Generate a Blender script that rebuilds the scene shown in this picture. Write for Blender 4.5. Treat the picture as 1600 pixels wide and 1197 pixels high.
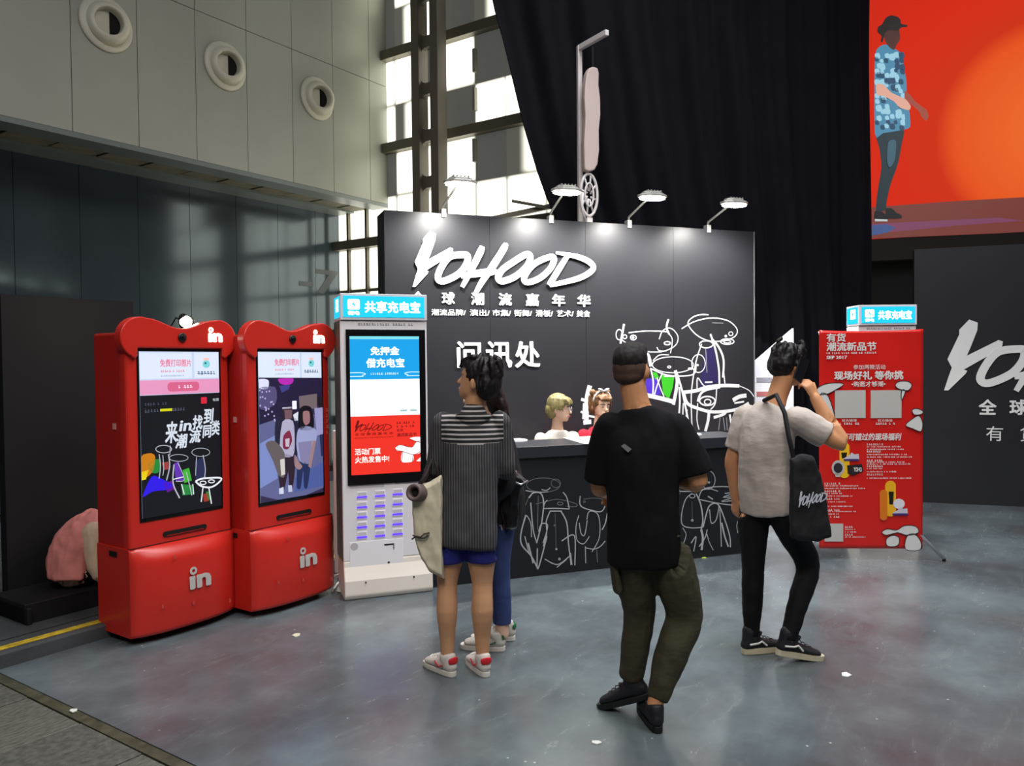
import bpy, bmesh, math, random
from mathutils import Vector, Matrix, noise
random.seed(7)
R = math.radians
for o in list(bpy.data.objects): bpy.data.objects.remove(o)
SC = bpy.context.scene; COL = SC.collection

# ------------------------------------------------------------------ camera
FPX, PITCH, ROLL, HC = 1230.0, -R(1.42), -.0095, 1.6
cd = bpy.data.cameras.new('camera'); cam = bpy.data.objects.new('camera', cd); COL.objects.link(cam)
cd.sensor_width = 36; cd.lens = 36 * FPX / 1600; cd.clip_end = 200
cam.matrix_world = Matrix.Translation((0, 0, HC)) @ Matrix.Rotation(R(90) + PITCH, 4, 'X') @ Matrix.Rotation(ROLL, 4, 'Z')
SC.camera = cam
SC.view_settings.view_transform = 'Standard'; SC.view_settings.look = 'None'
SC.view_settings.gamma = 1; SC.view_settings.use_curve_mapping = False
SC.view_settings.exposure = 0.0
# ------------------------------------------------------------------ world + hall lights
w = bpy.data.worlds.new('hall'); SC.world = w; w.use_nodes = True
w.node_tree.nodes['Background'].inputs[0].default_value = (.72, .82, 1, 1)
w.node_tree.nodes['Background'].inputs[1].default_value = .05
def area(name, loc, target, size, power, color=(1, 1, 1), sy=None, spread=180):
    l = bpy.data.lights.new(name, 'AREA'); l.energy = power; l.color = color; l.size = size
    if sy: l.shape = 'RECTANGLE'; l.size_y = sy
    l.spread = R(spread)
    o = bpy.data.objects.new(name, l); COL.objects.link(o); o.location = loc
    o.rotation_euler = (Vector(target) - Vector(loc)).to_track_quat('-Z', 'Y').to_euler()
    return o
area('hall_light', (2.0, 4.6, 9.0), (2.0, 4.6, 0), 4.0, 320, (.95, .98, 1), spread=110)
area('hall_light', (-.6, -1.5, 7.0), (-.6, 5.0, .8), 3.0, 120, (1, .95, .88), spread=110)
area('hall_light', (4.2, 1.0, 8.5), (2.8, 6, .5), 3.0, 240, (.97, .98, 1))

# ------------------------------------------------------------------ pixel -> plane helpers (all results are fixed world places)
def ray(px, py):
    a = (px - 800) / FPX; b = -(py - 598.5) / FPX
    c, s = math.cos(ROLL), math.sin(ROLL); x = a*c - b*s; y = a*s + b*c
    cp, sp = math.cos(PITCH), math.sin(PITCH)
    return x, cp - sp*y, sp + cp*y
def ground(px, py, h=0):
    r = ray(px, py); t = (h - HC) / r[2]; return r[0]*t, r[1]*t
def at(px, py, Y):
    r = ray(px, py); t = Y / r[1]; return Vector((r[0]*t, Y, HC + r[2]*t))
class Fr:
    """upright plane: origin, local x along the plane, local -y towards the hall"""
    def __init__(s, x, y, deg): s.x, s.y, s.th = x, y, R(deg)
    def loc(s, px, py, yo=0):
        r = ray(px, py); n = (-math.sin(s.th), math.cos(s.th))
        ox, oy = s.x + n[0]*yo, s.y + n[1]*yo
        t = (n[0]*ox + n[1]*oy) / (n[0]*r[0] + n[1]*r[1])
        X, Y, Z = r[0]*t, r[1]*t, HC + r[2]*t
        return (X - s.x)*math.cos(s.th) + (Y - s.y)*math.sin(s.th), Z
    def world(s, lx, ly, z=0):
        c, k = math.cos(s.th), math.sin(s.th); return (s.x + lx*c - ly*k, s.y + lx*k + ly*c, z)

# ------------------------------------------------------------------ materials
def lin(c):
    f = lambda v: (v/255)/12.92 if v/255 <= .04045 else ((v/255 + .055)/1.055)**2.4
    return (f(c[0]), f(c[1]), f(c[2]), 1)
MT = {}
def mat(name, col, rough=.5, metal=0, emit=0, noise_amt=0, nscale=8, bump=0, bscale=60, spec=.5, coat=0, stretch=None, alpha=None):
    if name in MT: return MT[name]
    m = bpy.data.materials.new(name); m.use_nodes = True; nt = m.node_tree; b = nt.nodes['Principled BSDF']
    c = lin(col); b.inputs['Base Color'].default_value = c; b.inputs['Roughness'].default_value = rough
    b.inputs['Metallic'].default_value = metal; b.inputs['Specular IOR Level'].default_value = spec
    if coat: b.inputs['Coat Weight'].default_value = coat; b.inputs['Coat Roughness'].default_value = .12
    if emit:
        b.inputs['Emission Color'].default_value = c; b.inputs['Emission Strength'].default_value = emit
        b.inputs['Base Color'].default_value = (c[0]*.2, c[1]*.2, c[2]*.2, 1)
    if noise_amt or bump:
        tc = nt.nodes.new('ShaderNodeTexCoord'); mp = nt.nodes.new('ShaderNodeMapping'); nt.links.new(tc.outputs['Object'], mp.inputs[0])
        if stretch: mp.inputs['Scale'].default_value = stretch
    if noise_amt:
        n = nt.nodes.new('ShaderNodeTexNoise'); n.inputs['Scale'].default_value = nscale; n.inputs['Detail'].default_value = 6
        nt.links.new(mp.outputs[0], n.inputs[0])
        r = nt.nodes.new('ShaderNodeValToRGB'); nt.links.new(n.outputs[0], r.inputs[0])
        r.color_ramp.elements[0].position = .3; r.color_ramp.elements[1].position = .7
        k = noise_amt
        r.color_ramp.elements[0].color = (c[0]*(1-k), c[1]*(1-k), c[2]*(1-k), 1)
        r.color_ramp.elements[1].color = (min(1, c[0]*(1+k)), min(1, c[1]*(1+k)), min(1, c[2]*(1+k)), 1)
        nt.links.new(r.outputs[0], b.inputs['Base Color'])
    if bump:
        n2 = nt.nodes.new('ShaderNodeTexNoise'); n2.inputs['Scale'].default_value = bscale; n2.inputs['Detail'].default_value = 4
        nt.links.new(mp.outputs[0], n2.inputs[0])
        bp = nt.nodes.new('ShaderNodeBump'); bp.inputs['Strength'].default_value = bump; bp.inputs['Distance'].default_value = .01
        nt.links.new(n2.outputs[0], bp.inputs['Height']); nt.links.new(bp.outputs[0], b.inputs['Normal'])
    MT[name] = m; return m

def nodes(m):
    return m.node_tree, m.node_tree.nodes['Principled BSDF']

def floor_mat():
    m = mat('epoxy floor', (72, 82, 88), .28, spec=.55); nt, b = nodes(m); N, L = nt.nodes.new, nt.links.new
    tc = N('ShaderNodeTexCoord')
    n1 = N('ShaderNodeTexNoise'); n1.inputs['Scale'].default_value = .9; n1.inputs['Detail'].default_value = 8; n1.inputs['Roughness'].default_value = .62
    L(tc.outputs['Object'], n1.inputs[0])
    r1 = N('ShaderNodeValToRGB'); e = r1.color_ramp.elements
    e[0].position = .3; e[0].color = lin((62, 62, 66)); e[1].position = .72; e[1].color = lin((112, 124, 128)); x = r1.color_ramp.elements.new(.5); x.color = lin((84, 92, 97))
    L(n1.outputs[0], r1.inputs[0])
    # streaky scuffs
    mp = N('ShaderNodeMapping'); mp.inputs['Scale'].default_value = (.8, 2.6, 1); mp.inputs['Rotation'].default_value = (0, 0, .5); L(tc.outputs['Object'], mp.inputs[0])
    n2 = N('ShaderNodeTexNoise'); n2.inputs['Scale'].default_value = 2.4; n2.inputs['Detail'].default_value = 9; n2.inputs['Roughness'].default_value = .7; n2.inputs['Distortion'].default_value = 1.2
    L(mp.outputs[0], n2.inputs[0])
    r2 = N('ShaderNodeValToRGB'); r2.color_ramp.elements[0].position = .52; r2.color_ramp.elements[1].position = .95; L(n2.outputs[0], r2.inputs[0])
    mx = N('ShaderNodeMixRGB'); mx.inputs[2].default_value = lin((150, 160, 158)); 
    mu = N('ShaderNodeMath'); mu.operation = 'MULTIPLY'; mu.inputs[1].default_value = .28; L(r2.outputs[0], mu.inputs[0]); L(mu.outputs[0], mx.inputs[0]); L(r1.outputs[0], mx.inputs[1])
    # brown wear patches
    n3 = N('ShaderNodeTexNoise'); n3.inputs['Scale'].default_value = 1.7; n3.inputs['Detail'].default_value = 7; 
    mp3 = N('ShaderNodeMapping'); mp3.inputs['Location'].default_value = (3.1, 8.2, 0); L(tc.outputs['Object'], mp3.inputs[0]); L(mp3.outputs[0], n3.inputs[0])
    r3 = N('ShaderNodeValToRGB'); r3.color_ramp.elements[0].position = .56; r3.color_ramp.elements[1].position = .74; L(n3.outputs[0], r3.inputs[0])
    mu3 = N('ShaderNodeMath'); mu3.operation = 'MULTIPLY'; mu3.inputs[1].default_value = .2; L(r3.outputs[0], mu3.inputs[0])
    mx3 = N('ShaderNodeMixRGB'); mx3.inputs[2].default_value = lin((92, 80, 74)); L(mu3.outputs[0], mx3.inputs[0]); L(mx.outputs[0], mx3.inputs[1])
    # specks
    v = N('ShaderNodeTexVoronoi'); v.inputs['Scale'].default_value = 7; v.inputs['Randomness'].default_value = 1; L(tc.outputs['Object'], v.inputs[0])
    r4 = N('ShaderNodeValToRGB'); r4.color_ramp.elements[0].position = .012; r4.color_ramp.elements[0].color = (1, 1, 1, 1); r4.color_ramp.elements[1].position = .05; r4.color_ramp.elements[1].color = (0, 0, 0, 1)
    L(v.outputs['Distance'], r4.inputs[0])
    mx4 = N('ShaderNodeMixRGB'); mx4.inputs[2].default_value = lin((190, 195, 190)); L(r4.outputs[0], mx4.inputs[0]); L(mx3.outputs[0], mx4.inputs[1])
    L(mx4.outputs[0], b.inputs['Base Color'])
    rr = N('ShaderNodeMapRange'); rr.inputs[3].default_value = .13; rr.inputs[4].default_value = .36; L(n2.outputs[0], rr.inputs[0]); L(rr.outputs[0], b.inputs['Roughness'])
    bp = N('ShaderNodeBump'); bp.inputs['Strength'].default_value = .05; bp.inputs['Distance'].default_value = .02; L(n1.outputs[0], bp.inputs['Height']); L(bp.outputs[0], b.inputs['Normal'])
    return m

def stripe_mat(yoke):
    m = mat('striped shirt ' + ('yoke' if yoke else 'body'), (34, 34, 38), .85); nt, b = nodes(m); N, L = nt.nodes.new, nt.links.new
    tc = N('ShaderNodeTexCoord'); wv = N('ShaderNodeTexWave'); wv.wave_type = 'BANDS'; wv.bands_direction = 'Z' if yoke else 'X'
    wv.inputs['Scale'].default_value = 13.5 if yoke else 24; wv.inputs['Distortion'].default_value = .25 if yoke else .6; wv.inputs['Detail'].default_value = 1; wv.inputs['Detail Scale'].default_value = .6
    L(tc.outputs['Object'], wv.inputs[0])
    r = N('ShaderNodeValToRGB'); r.color_ramp.elements[0].position = .62; r.color_ramp.elements[0].color = lin((24, 24, 28)) if yoke else lin((50, 50, 54))
    r.color_ramp.elements[1].position = .8; r.color_ramp.elements[1].color = lin((176, 172, 172)) if yoke else lin((88, 86, 88))
    L(wv.outputs[0], r.inputs[0]); L(r.outputs[0], b.inputs['Base Color']); return m

# ------------------------------------------------------------------ mesh kit
def tag(o, label=None, cat=None, group=None, kind=None):
    for k, v in (('label', label), ('category', cat), ('group', group), ('kind', kind)):
        if v: o[k] = v
    return o
def empty(name, loc, rz=0, label=None, cat=None, group=None, kind=None):
    o = bpy.data.objects.new(name, None); COL.objects.link(o); o.location = loc; o.rotation_euler = (0, 0, rz); o.empty_display_size = .1
    return tag(o, label, cat, group, kind)
def link(name, me, m, parent=None, smooth=False):
    me.name = name
    if m is not None: me.materials.clear(); me.materials.append(m)
    if smooth: me.polygons.foreach_set('use_smooth', [True]*len(me.polygons))
    o = bpy.data.objects.new(name, me); COL.objects.link(o); o.parent = parent
    return o
class MB:
    def __init__(s): s.bm = bmesh.new()
    def poly(s, vs):
        v = [s.bm.verts.new(p) for p in vs]
        try: s.bm.faces.new(v)
        except ValueError: pass
        return s
    def box(s, x0, x1, y0, y1, z0, z1, M=None):
        P = [Vector((x, y, z)) for z in (z0, z1) for y in (y0, y1) for x in (x0, x1)]
        if M is not None: P = [M @ p for p in P]
        v = [s.bm.verts.new(p) for p in P]
        for f in ((0, 2, 3, 1), (4, 5, 7, 6), (0, 1, 5, 4), (2, 6, 7, 3), (0, 4, 6, 2), (1, 3, 7, 5)): s.bm.faces.new([v[i] for i in f])
        return s
    def prism(s, pts, y0, y1, holes=None):
        """pts in xz, extruded along y"""
        a = [s.bm.verts.new((p[0], y0, p[1])) for p in pts]; b = [s.bm.verts.new((p[0], y1, p[1])) for p in pts]
        n = len(pts)
        s.bm.faces.new(a); s.bm.faces.new(b[::-1])
        for i in range(n): s.bm.faces.new((a[i], b[i], b[(i+1) % n], a[(i+1) % n]))
        return s
    def vprism(s, pts, z0, z1):
        a = [s.bm.verts.new((p[0], p[1], z0)) for p in pts]; b = [s.bm.verts.new((p[0], p[1], z1)) for p in pts]
        n = len(pts); s.bm.faces.new(a[::-1]); s.bm.faces.new(b)
        for i in range(n): s.bm.faces.new((a[i], a[(i+1) % n], b[(i+1) % n], b[i]))
        return s
    def ring(s, c, r0, r1, y0, y1, n=32, sz=1):
        """annulus in xz, thick along y"""
        V = []
        for k in range(n):
            a = 2*math.pi*k/n; ca, sa = math.cos(a), math.sin(a)*sz
            V.append([s.bm.verts.new((c[0]+r*ca, y, c[1]+r*sa)) for r, y in ((r0, y0), (r1, y0), (r1, y1), (r0, y1))])
        for k in range(n):
            p, q = V[k], V[(k+1) % n]
            for i in range(4): s.bm.faces.new((p[i], p[(i+1) % 4], q[(i+1) % 4], q[i]))
        return s
    def cyl(s, p, q, r, r2=None, n=12):
        return s.tube([p, q], [r, r if r2 is None else r2], n)
    def tube(s, pts, rs, n=8, closed=False):
        pts = [Vector(p) for p in pts]
        if not isinstance(rs, (list, tuple)): rs = [rs]*len(pts)
        prev = None; ringsv = []
        for i, p in enumerate(pts):
            if closed: t = pts[(i+1) % len(pts)] - pts[i-1]
            else: t = pts[min(i+1, len(pts)-1)] - pts[max(i-1, 0)]
            t.normalize()
            if prev is None: a = t.orthogonal().normalized()
            else: a = (prev - t*prev.dot(t)).normalized()
            prev = a; b = t.cross(a)
            ringsv.append([s.bm.verts.new(p + rs[i]*(a*math.cos(2*math.pi*k/n) + b*math.sin(2*math.pi*k/n))) for k in range(n)])
        m = len(ringsv)
        for i in range(m if closed else m-1):
            p, q = ringsv[i], ringsv[(i+1) % m]
            for k in range(n): s.bm.faces.new((p[k], p[(k+1) % n], q[(k+1) % n], q[k]))
        if not closed: s.bm.faces.new(ringsv[0][::-1]); s.bm.faces.new(ringsv[-1])
        return s
    def lathe(s, prof, n=24, M=None):
        """profile [(r, h)] about local z"""
        V = []
        for r, h in prof:
            row = []
            for k in range(n):
                p = Vector((r*math.cos(2*math.pi*k/n), r*math.sin(2*math.pi*k/n), h))
                row.append(s.bm.verts.new(M @ p if M is not None else p))
            V.append(row)
        for i in range(len(V)-1):
            for k in range(n): s.bm.faces.new((V[i][k], V[i][(k+1) % n], V[i+1][(k+1) % n], V[i+1][k]))
        s.bm.faces.new(V[0][::-1]); s.bm.faces.new(V[-1]); return s
    def ribbon(s, pts, wds, y, closed=False, sub=4):
        """painted stroke: smooth line in xz with width, lying at depth y"""
        P = [Vector((p[0], p[1])) for p in pts]
        if closed and (P[0]-P[-1]).length < 1e-6: P = P[:-1]
        n = len(P); out = []
        if not isinstance(wds, (list, tuple)): wds = [wds]*n
        segs = n if closed else n-1
        for i in range(segs):
            p0 = P[(i-1) % n] if (closed or i > 0) else P[i]; p1 = P[i]; p2 = P[(i+1) % n]; p3 = P[(i+2) % n] if (closed or i+2 < n) else p2
            w0, w1 = wds[i], wds[(i+1) % n]
            for k in range(sub):
                t = k/sub
                out.append((.5*((2*p1) + (p2-p0)*t + (2*p0-5*p1+4*p2-p3)*t*t + (3*p1-p0-3*p2+p3)*t**3), w0+(w1-w0)*t))
        if not closed: out.append((P[-1], wds[-1]))
        m = len(out); vs = []
        for i, (p, wd) in enumerate(out):
            a = out[(i+1) % m][0] if (closed or i < m-1) else p; b = out[i-1][0] if (closed or i > 0) else p
            t = (a-b)
            t = t.normalized() if t.length > 1e-9 else Vector((1, 0)); nn = Vector((-t.y, t.x))*wd/2
            vs.append((s.bm.verts.new((p.x+nn.x, y, p.y+nn.y)), s.bm.verts.new((p.x-nn.x, y, p.y-nn.y))))
        for i in range(m if closed else m-1):
            p, q = vs[i], vs[(i+1) % m]; s.bm.faces.new((p[0], p[1], q[1], q[0]))
        return s
    def build(s, name, m, parent=None, smooth=False, bevel=0, bseg=2):
        bmesh.ops.recalc_face_normals(s.bm, faces=s.bm.faces)
        me = bpy.data.meshes.new(name); s.bm.to_mesh(me); s.bm.free()
        o = link(name, me, m, parent, smooth)
        if bevel:
            md = o.modifiers.new('bevel', 'BEVEL'); md.width = bevel; md.segments = bseg; md.limit_method = 'ANGLE'; md.angle_limit = R(40)
        return o

def ellipse(cx, cz, rx, rz, n=28, a0=0): return [(cx+rx*math.cos(a0+2*math.pi*k/n), cz+rz*math.sin(a0+2*math.pi*k/n)) for k in range(n)]
def rrect(x0, x1, z0, z1, r, n=5):
    out = []
    for cx, cz, a in ((x1-r, z1-r, 0), (x0+r, z1-r, 90), (x0+r, z0+r, 180), (x1-r, z0+r, 270)):
        for k in range(n+1): out.append((cx+r*math.cos(R(a+90*k/n)), cz+r*math.sin(R(a+90*k/n))))
    return out

def smoothp(P, sub=4):
    P = [Vector(p) for p in P]; n = len(P); out = []
    for i in range(n):
        a, b, c, d = P[i-1], P[i], P[(i+1) % n], P[(i+2) % n]
        for k in range(sub):
            t = k/sub; t2 = t*t; t3 = t2*t; m0 = (c-a)*.38; m1 = (d-b)*.38
            out.append(tuple((2*t3-3*t2+1)*b + (t3-2*t2+t)*m0 + (-2*t3+3*t2)*c + (t3-t2)*m1))
    return out
def fineprint(name, box, y, m, parent, rows=1, seed=0, fill=.85):
    """print too small to read in the photograph: rows of tiny glyph-sized marks"""
    rg = random.Random(seed+len(name)+int(box[2]*1e4)); x0, x1, z0, z1 = box; h = (z1-z0)/(rows*1.6-.6); mb = MB()
    for r_ in range(rows):
        z = z1 - h - r_*h*1.6; x = x0
        while x < x1 - h*.5:
            w_ = h*rg.uniform(.5, .95)
            mb.box(x, x+w_, y-.0004, y, z+h*rg.uniform(0, .12), z+h*rg.uniform(.4, .5)); mb.box(x+w_*.1, x+w_*rg.uniform(.5, .95), y-.0004, y, z+h*.62, z+h)
            x += h*(1.1 if rg.random() < fill else 2)
    o = mb.build(name, m, parent); o['kind'] = 'stuff'; return o
def text(name, s, box, y, m, parent, bold=.0, thick=.001, shear=0, zfit=True):
    """lettering fitted into a local xz box (x0, x1, z0, z1), lying at depth y and facing local -y"""
    cu = bpy.data.curves.new(name, 'FONT'); cu.body = s; cu.size = 1; cu.extrude = .5; cu.resolution_u = 2; cu.shear = shear
    o = bpy.data.objects.new(name, cu); COL.objects.link(o)
    bpy.context.view_layer.update()
    me = bpy.data.meshes.new_from_object(o.evaluated_get(bpy.context.evaluated_depsgraph_get()))
    bpy.data.objects.remove(o)
    if bold:
        b = bmesh.new(); n = 8 if bold > .025 else 4
        for k in range(n):
            t = me.copy(); r_ = bold*.8; t.transform(Matrix.Translation((r_*math.cos(2*math.pi*(k+.5)/n), r_*math.sin(2*math.pi*(k+.5)/n), k*.01))); b.from_mesh(t); bpy.data.meshes.remove(t)
        b.to_mesh(me); b.free()
    xs = [v.co.x for v in me.vertices]; ys = [v.co.y for v in me.vertices]
    if not xs: return None
    x0, x1, z0, z1 = box; sx = (x1-x0)/(max(xs)-min(xs)); sz = (z1-z0)/(max(ys)-min(ys)) if zfit else sx
    mx, my = min(xs), min(ys)
    for v in me.vertices:
        v.co = Vector((x0+(v.co.x-mx)*sx, y - (thick + (v.co.z-.5)*.015 if v.co.z > 0 else 0), z0+(v.co.y-my)*sz))
    return link(name, me, m, parent)
# ================================================================== THE SETTING
WL = Fr(-2.61, 12.0, 55.4)          # left hall wall, ends at local x = 0
GW = Fr(-2.61, 12.0, -34.6)         # glazed wall
LEDGE = Fr(-2.736, 4.147, 55.4)     # kerb line at the left
CT = Fr(.733, 6.087, 20.3)          # counter front
def emp(fr, name, lx=0, ly=0, z=0, **k):
    return empty(name, fr.world(lx, ly, z), fr.th, **k)

# --- floor
mfloor = floor_mat()
fl = emp(LEDGE, 'floor', kind='structure')
MB().box(-.02, 26, -22, -.001, -.06, 0).build('floor_screed', mfloor, fl)
mstone = mat('granite slab', (84, 84, 78), .62, noise_amt=.35, nscale=30, bump=.5, bscale=45)
mstone2 = mat('dimpled granite slab', (92, 92, 84), .6, noise_amt=.3, nscale=22, bump=.9, bscale=26, stretch=(1, 2.6, 1))
MB().box(-9, -.03, -22, -.001, -.08, -.016).build('slab_bed', mat('dark joint', (30, 28, 24), .9), fl)
mb = MB().box(-.075, -.022, -22, 0, -.03, -.004).build('steel_joint_strip', mat('dirty joint strip', (70, 68, 52), .55, noise_amt=.4, nscale=14), fl)
sm = None
for i in range(5):
    for j in range(9):
        if sm is None:
            sm = MB().box(-.998, -.003, -.497, -.003, -.05, 0).build('stone_slab', mstone, fl, bevel=.004); o = sm
        else:
            o = sm.copy(); COL.objects.link(o)
            if (i+j) % 2: o.material_slots[0].link = 'OBJECT'; o.material_slots[0].material = mstone2
        o.location = (-.08 - i*1.0, -.0 - j*.5, -.002 - .003*((i*3+j) % 2)); o.parent = fl
# ledge / kerb
kerb = emp(LEDGE, 'trim_1', kind='structure')
MB().box(-9, 12, 0, 3.2, -.06, .085).build('raised_floor', mat('grey walkway', (66, 68, 70), .5, noise_amt=.2, nscale=5, bump=.2), kerb, bevel=.012)
MB().box(-9, 12, .045, .105, .086, .0885).build('yellow_line', mat('worn yellow paint', (190, 160, 40), .6, noise_amt=.35, nscale=20, bump=.3), kerb)
MB().box(-9, 12, .2, .206, .085, .089).build('floor_groove', mat('dark joint', (30, 28, 24), .9), kerb)

# --- lower left wall with cladding panels
wl = emp(WL, 'wall_left', kind='structure')
MB().box(-13, -.0, .03, .3, 0, 4.2).build('wall_backing', mat('joint black', (16, 17, 18), .8), wl)
mlow = mat('blue grey metal cladding', (72, 84, 92), .13, .4, spec=.6, noise_amt=.1, nscale=1.2, bump=.03, bscale=2)
pm = None
ed = [-.46 - .68*k for k in range(-1, 19)]
for k in range(19):
    x1 = 0 if k == 0 else ed[k]; x0 = ed[k+1]
    for z0, z1 in ((.09, 1.98), (1.985, 3.9)):
        MB().box(x0+.003, x1-.003, 0, .03, z0, z1).build('cladding_panel', mlow, wl)
        if k == 0 : pass
text('lettering', '-7', (-.78, -.02, 2.66, 3.02), -.002, mat('grey wall lettering', (58, 64, 70), .4), wl, bold=.03, thick=.002)
# --- projecting upper wall
FY = -1.03
wu = emp(WL, 'wall_upper', kind='structure')
mup = mat('pale satin metal cladding', (166, 168, 158), .42, .1, noise_amt=.05, nscale=1.5, bump=.03, bscale=3)
mupd = mat('pale satin cladding edge', (150, 154, 146), .42, .1)
MB().box(-13, .12, FY+.03, FY+.3, 3.94, 9.5).build('wall_backing', mat('joint grey', (92, 94, 90), .8), wu)
MB().box(.12, .15, FY, .3, 3.9, 9.5).build('end_panel', mupd, wu)
ed = [-.35 - .68*k for k in range(0, 20)]
noz = {2: 1, 4: 1, 6: 1, 8: 1, 10: 1}
for k in range(19):
    x1 = .12 if k == 0 else ed[k-1]; x0 = ed[k]
    for z0, z1 in ((3.915, 5.58), (5.588, 7.2), (7.21, 9.5)):
        MB().box(x0+.004, x1-.004, FY, FY+.03, z0, z1).build('cladding_panel', mup, wu)
# soffit edge: front lip, rusty grille, back strip
MB().box(-13, .15, FY, FY+.30, 3.86, 3.912).build('soffit_lip', mat('soffit grey', (120, 128, 126), .4, .2), wu)
MB().box(-13, .15, -.34, .0, 3.86, 3.912).build('soffit_strip', mat('soffit grey', (120, 128, 126), .4, .2), wu)
MB().box(-13, .15, FY+.28, -.32, 3.93, 3.96).build('soffit_recess', mat('soffit brown', (66, 60, 48), .8, noise_amt=.4, nscale=3), wu)
gm = None
for k in range(26):
    if gm is None: gm = MB().box(0, .47, FY+.31, -.35, 3.885, 3.9).build('soffit_grille_panel', mat('dusty soffit panel', (108, 102, 84), .7, noise_amt=.4, nscale=6), wu, bevel=.003); o = gm
    else: o = gm.copy(); COL.objects.link(o)
    o.location = (-.35 - .5*k, 0, .004*(k*7 % 3)); o.parent = wu
# --- jet nozzle diffusers
mnz = mat('cream nozzle', (206, 202, 184), .4)
for i, (lx, lab) in enumerate(((-4.08, 'largest round cream jet nozzle, high on the pale wall at the far left'), (-2.69, 'middle one of three round cream jet nozzles on the pale wall'), (-1.31, 'round cream jet nozzle on the pale wall nearest the windows'))):
    e = emp(WL, 'air_nozzle', lx, FY, 5.07, label=lab, cat='air vent', group='jet nozzles along the upper wall')
    M = Matrix.Rotation(R(90), 4, 'X')       # lathe axis towards local -y
    mb = MB(); mb.lathe([(.205, 0), (.272, 0), (.278, .012), (.262, .03), (.205, .035)], 40, M); mb.build('flange', mnz, e, True)
    M2 = Matrix.Translation((0, -.02, 0)) @ Matrix.Rotation(R(-14), 4, 'Z') @ Matrix.Rotation(R(90), 4, 'X')
    mb = MB()
    V = []
    for r, h in ((.2, 0), (.215, .02), (.21, .05), (.19, .09), (.15, .115), (.138, .11), (.132, .08), (.125, .0)):
        V.append((r, h))
    n = 40; rows = [[mb.bm.verts.new(M2 @ Vector((r*math.cos(2*math.pi*k/n), r*math.sin(2*math.pi*k/n), h))) for k in range(n)] for r, h in V]
    for a, b in zip(rows, rows[1:]):
        for k in range(n): mb.bm.faces.new((a[k], a[(k+1) % n], b[(k+1) % n], b[k]))
    mb.build('nozzle_ball', mnz, e, True)
    mb = MB(); mb.lathe([(.128, .0), (.128, .01)], 24, M2); mb.build('throat', mat('black void', (6, 6, 6), .9), e)

# --- glazed wall: backlit frosted panes in a steel frame
wg = emp(GW, 'window_1', kind='structure')
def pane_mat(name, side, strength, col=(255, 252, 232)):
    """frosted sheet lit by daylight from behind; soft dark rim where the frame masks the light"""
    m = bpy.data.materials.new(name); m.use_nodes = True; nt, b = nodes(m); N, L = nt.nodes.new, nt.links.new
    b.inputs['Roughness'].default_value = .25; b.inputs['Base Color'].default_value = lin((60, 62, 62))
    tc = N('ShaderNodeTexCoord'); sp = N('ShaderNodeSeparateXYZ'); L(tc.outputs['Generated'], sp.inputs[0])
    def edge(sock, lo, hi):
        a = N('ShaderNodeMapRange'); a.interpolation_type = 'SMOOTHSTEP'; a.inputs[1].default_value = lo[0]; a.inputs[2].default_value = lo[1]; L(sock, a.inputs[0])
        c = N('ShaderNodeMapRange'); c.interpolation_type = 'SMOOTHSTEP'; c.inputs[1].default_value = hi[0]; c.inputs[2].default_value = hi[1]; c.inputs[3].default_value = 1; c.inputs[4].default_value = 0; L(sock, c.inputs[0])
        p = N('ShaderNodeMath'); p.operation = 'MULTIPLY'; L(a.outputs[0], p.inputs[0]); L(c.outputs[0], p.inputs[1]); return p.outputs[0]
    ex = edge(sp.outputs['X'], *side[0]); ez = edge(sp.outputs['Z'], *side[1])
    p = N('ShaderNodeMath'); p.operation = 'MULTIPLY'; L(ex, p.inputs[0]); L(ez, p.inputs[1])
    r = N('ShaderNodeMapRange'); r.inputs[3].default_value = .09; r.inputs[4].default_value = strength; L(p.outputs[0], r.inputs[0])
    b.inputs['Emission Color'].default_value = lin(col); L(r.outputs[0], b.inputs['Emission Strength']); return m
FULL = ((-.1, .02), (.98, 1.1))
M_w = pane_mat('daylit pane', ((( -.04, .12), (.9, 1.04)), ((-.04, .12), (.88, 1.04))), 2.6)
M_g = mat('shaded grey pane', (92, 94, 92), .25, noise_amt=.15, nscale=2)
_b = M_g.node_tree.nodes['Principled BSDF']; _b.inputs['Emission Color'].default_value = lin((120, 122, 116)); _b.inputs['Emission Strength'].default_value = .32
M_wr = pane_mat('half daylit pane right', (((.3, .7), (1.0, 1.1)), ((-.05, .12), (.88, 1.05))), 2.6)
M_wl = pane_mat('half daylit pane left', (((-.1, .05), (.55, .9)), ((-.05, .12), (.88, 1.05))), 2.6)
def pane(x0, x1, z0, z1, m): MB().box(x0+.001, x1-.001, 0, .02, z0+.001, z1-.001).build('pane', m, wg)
cols = [(-.0, .24), (.24, .62), (.62, 1.2), (1.2, 1.62), (1.62, 2.03), (2.03, 2.62), (2.62, 3.12), (3.12, 3.72), (3.72, 4.3)]
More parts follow.
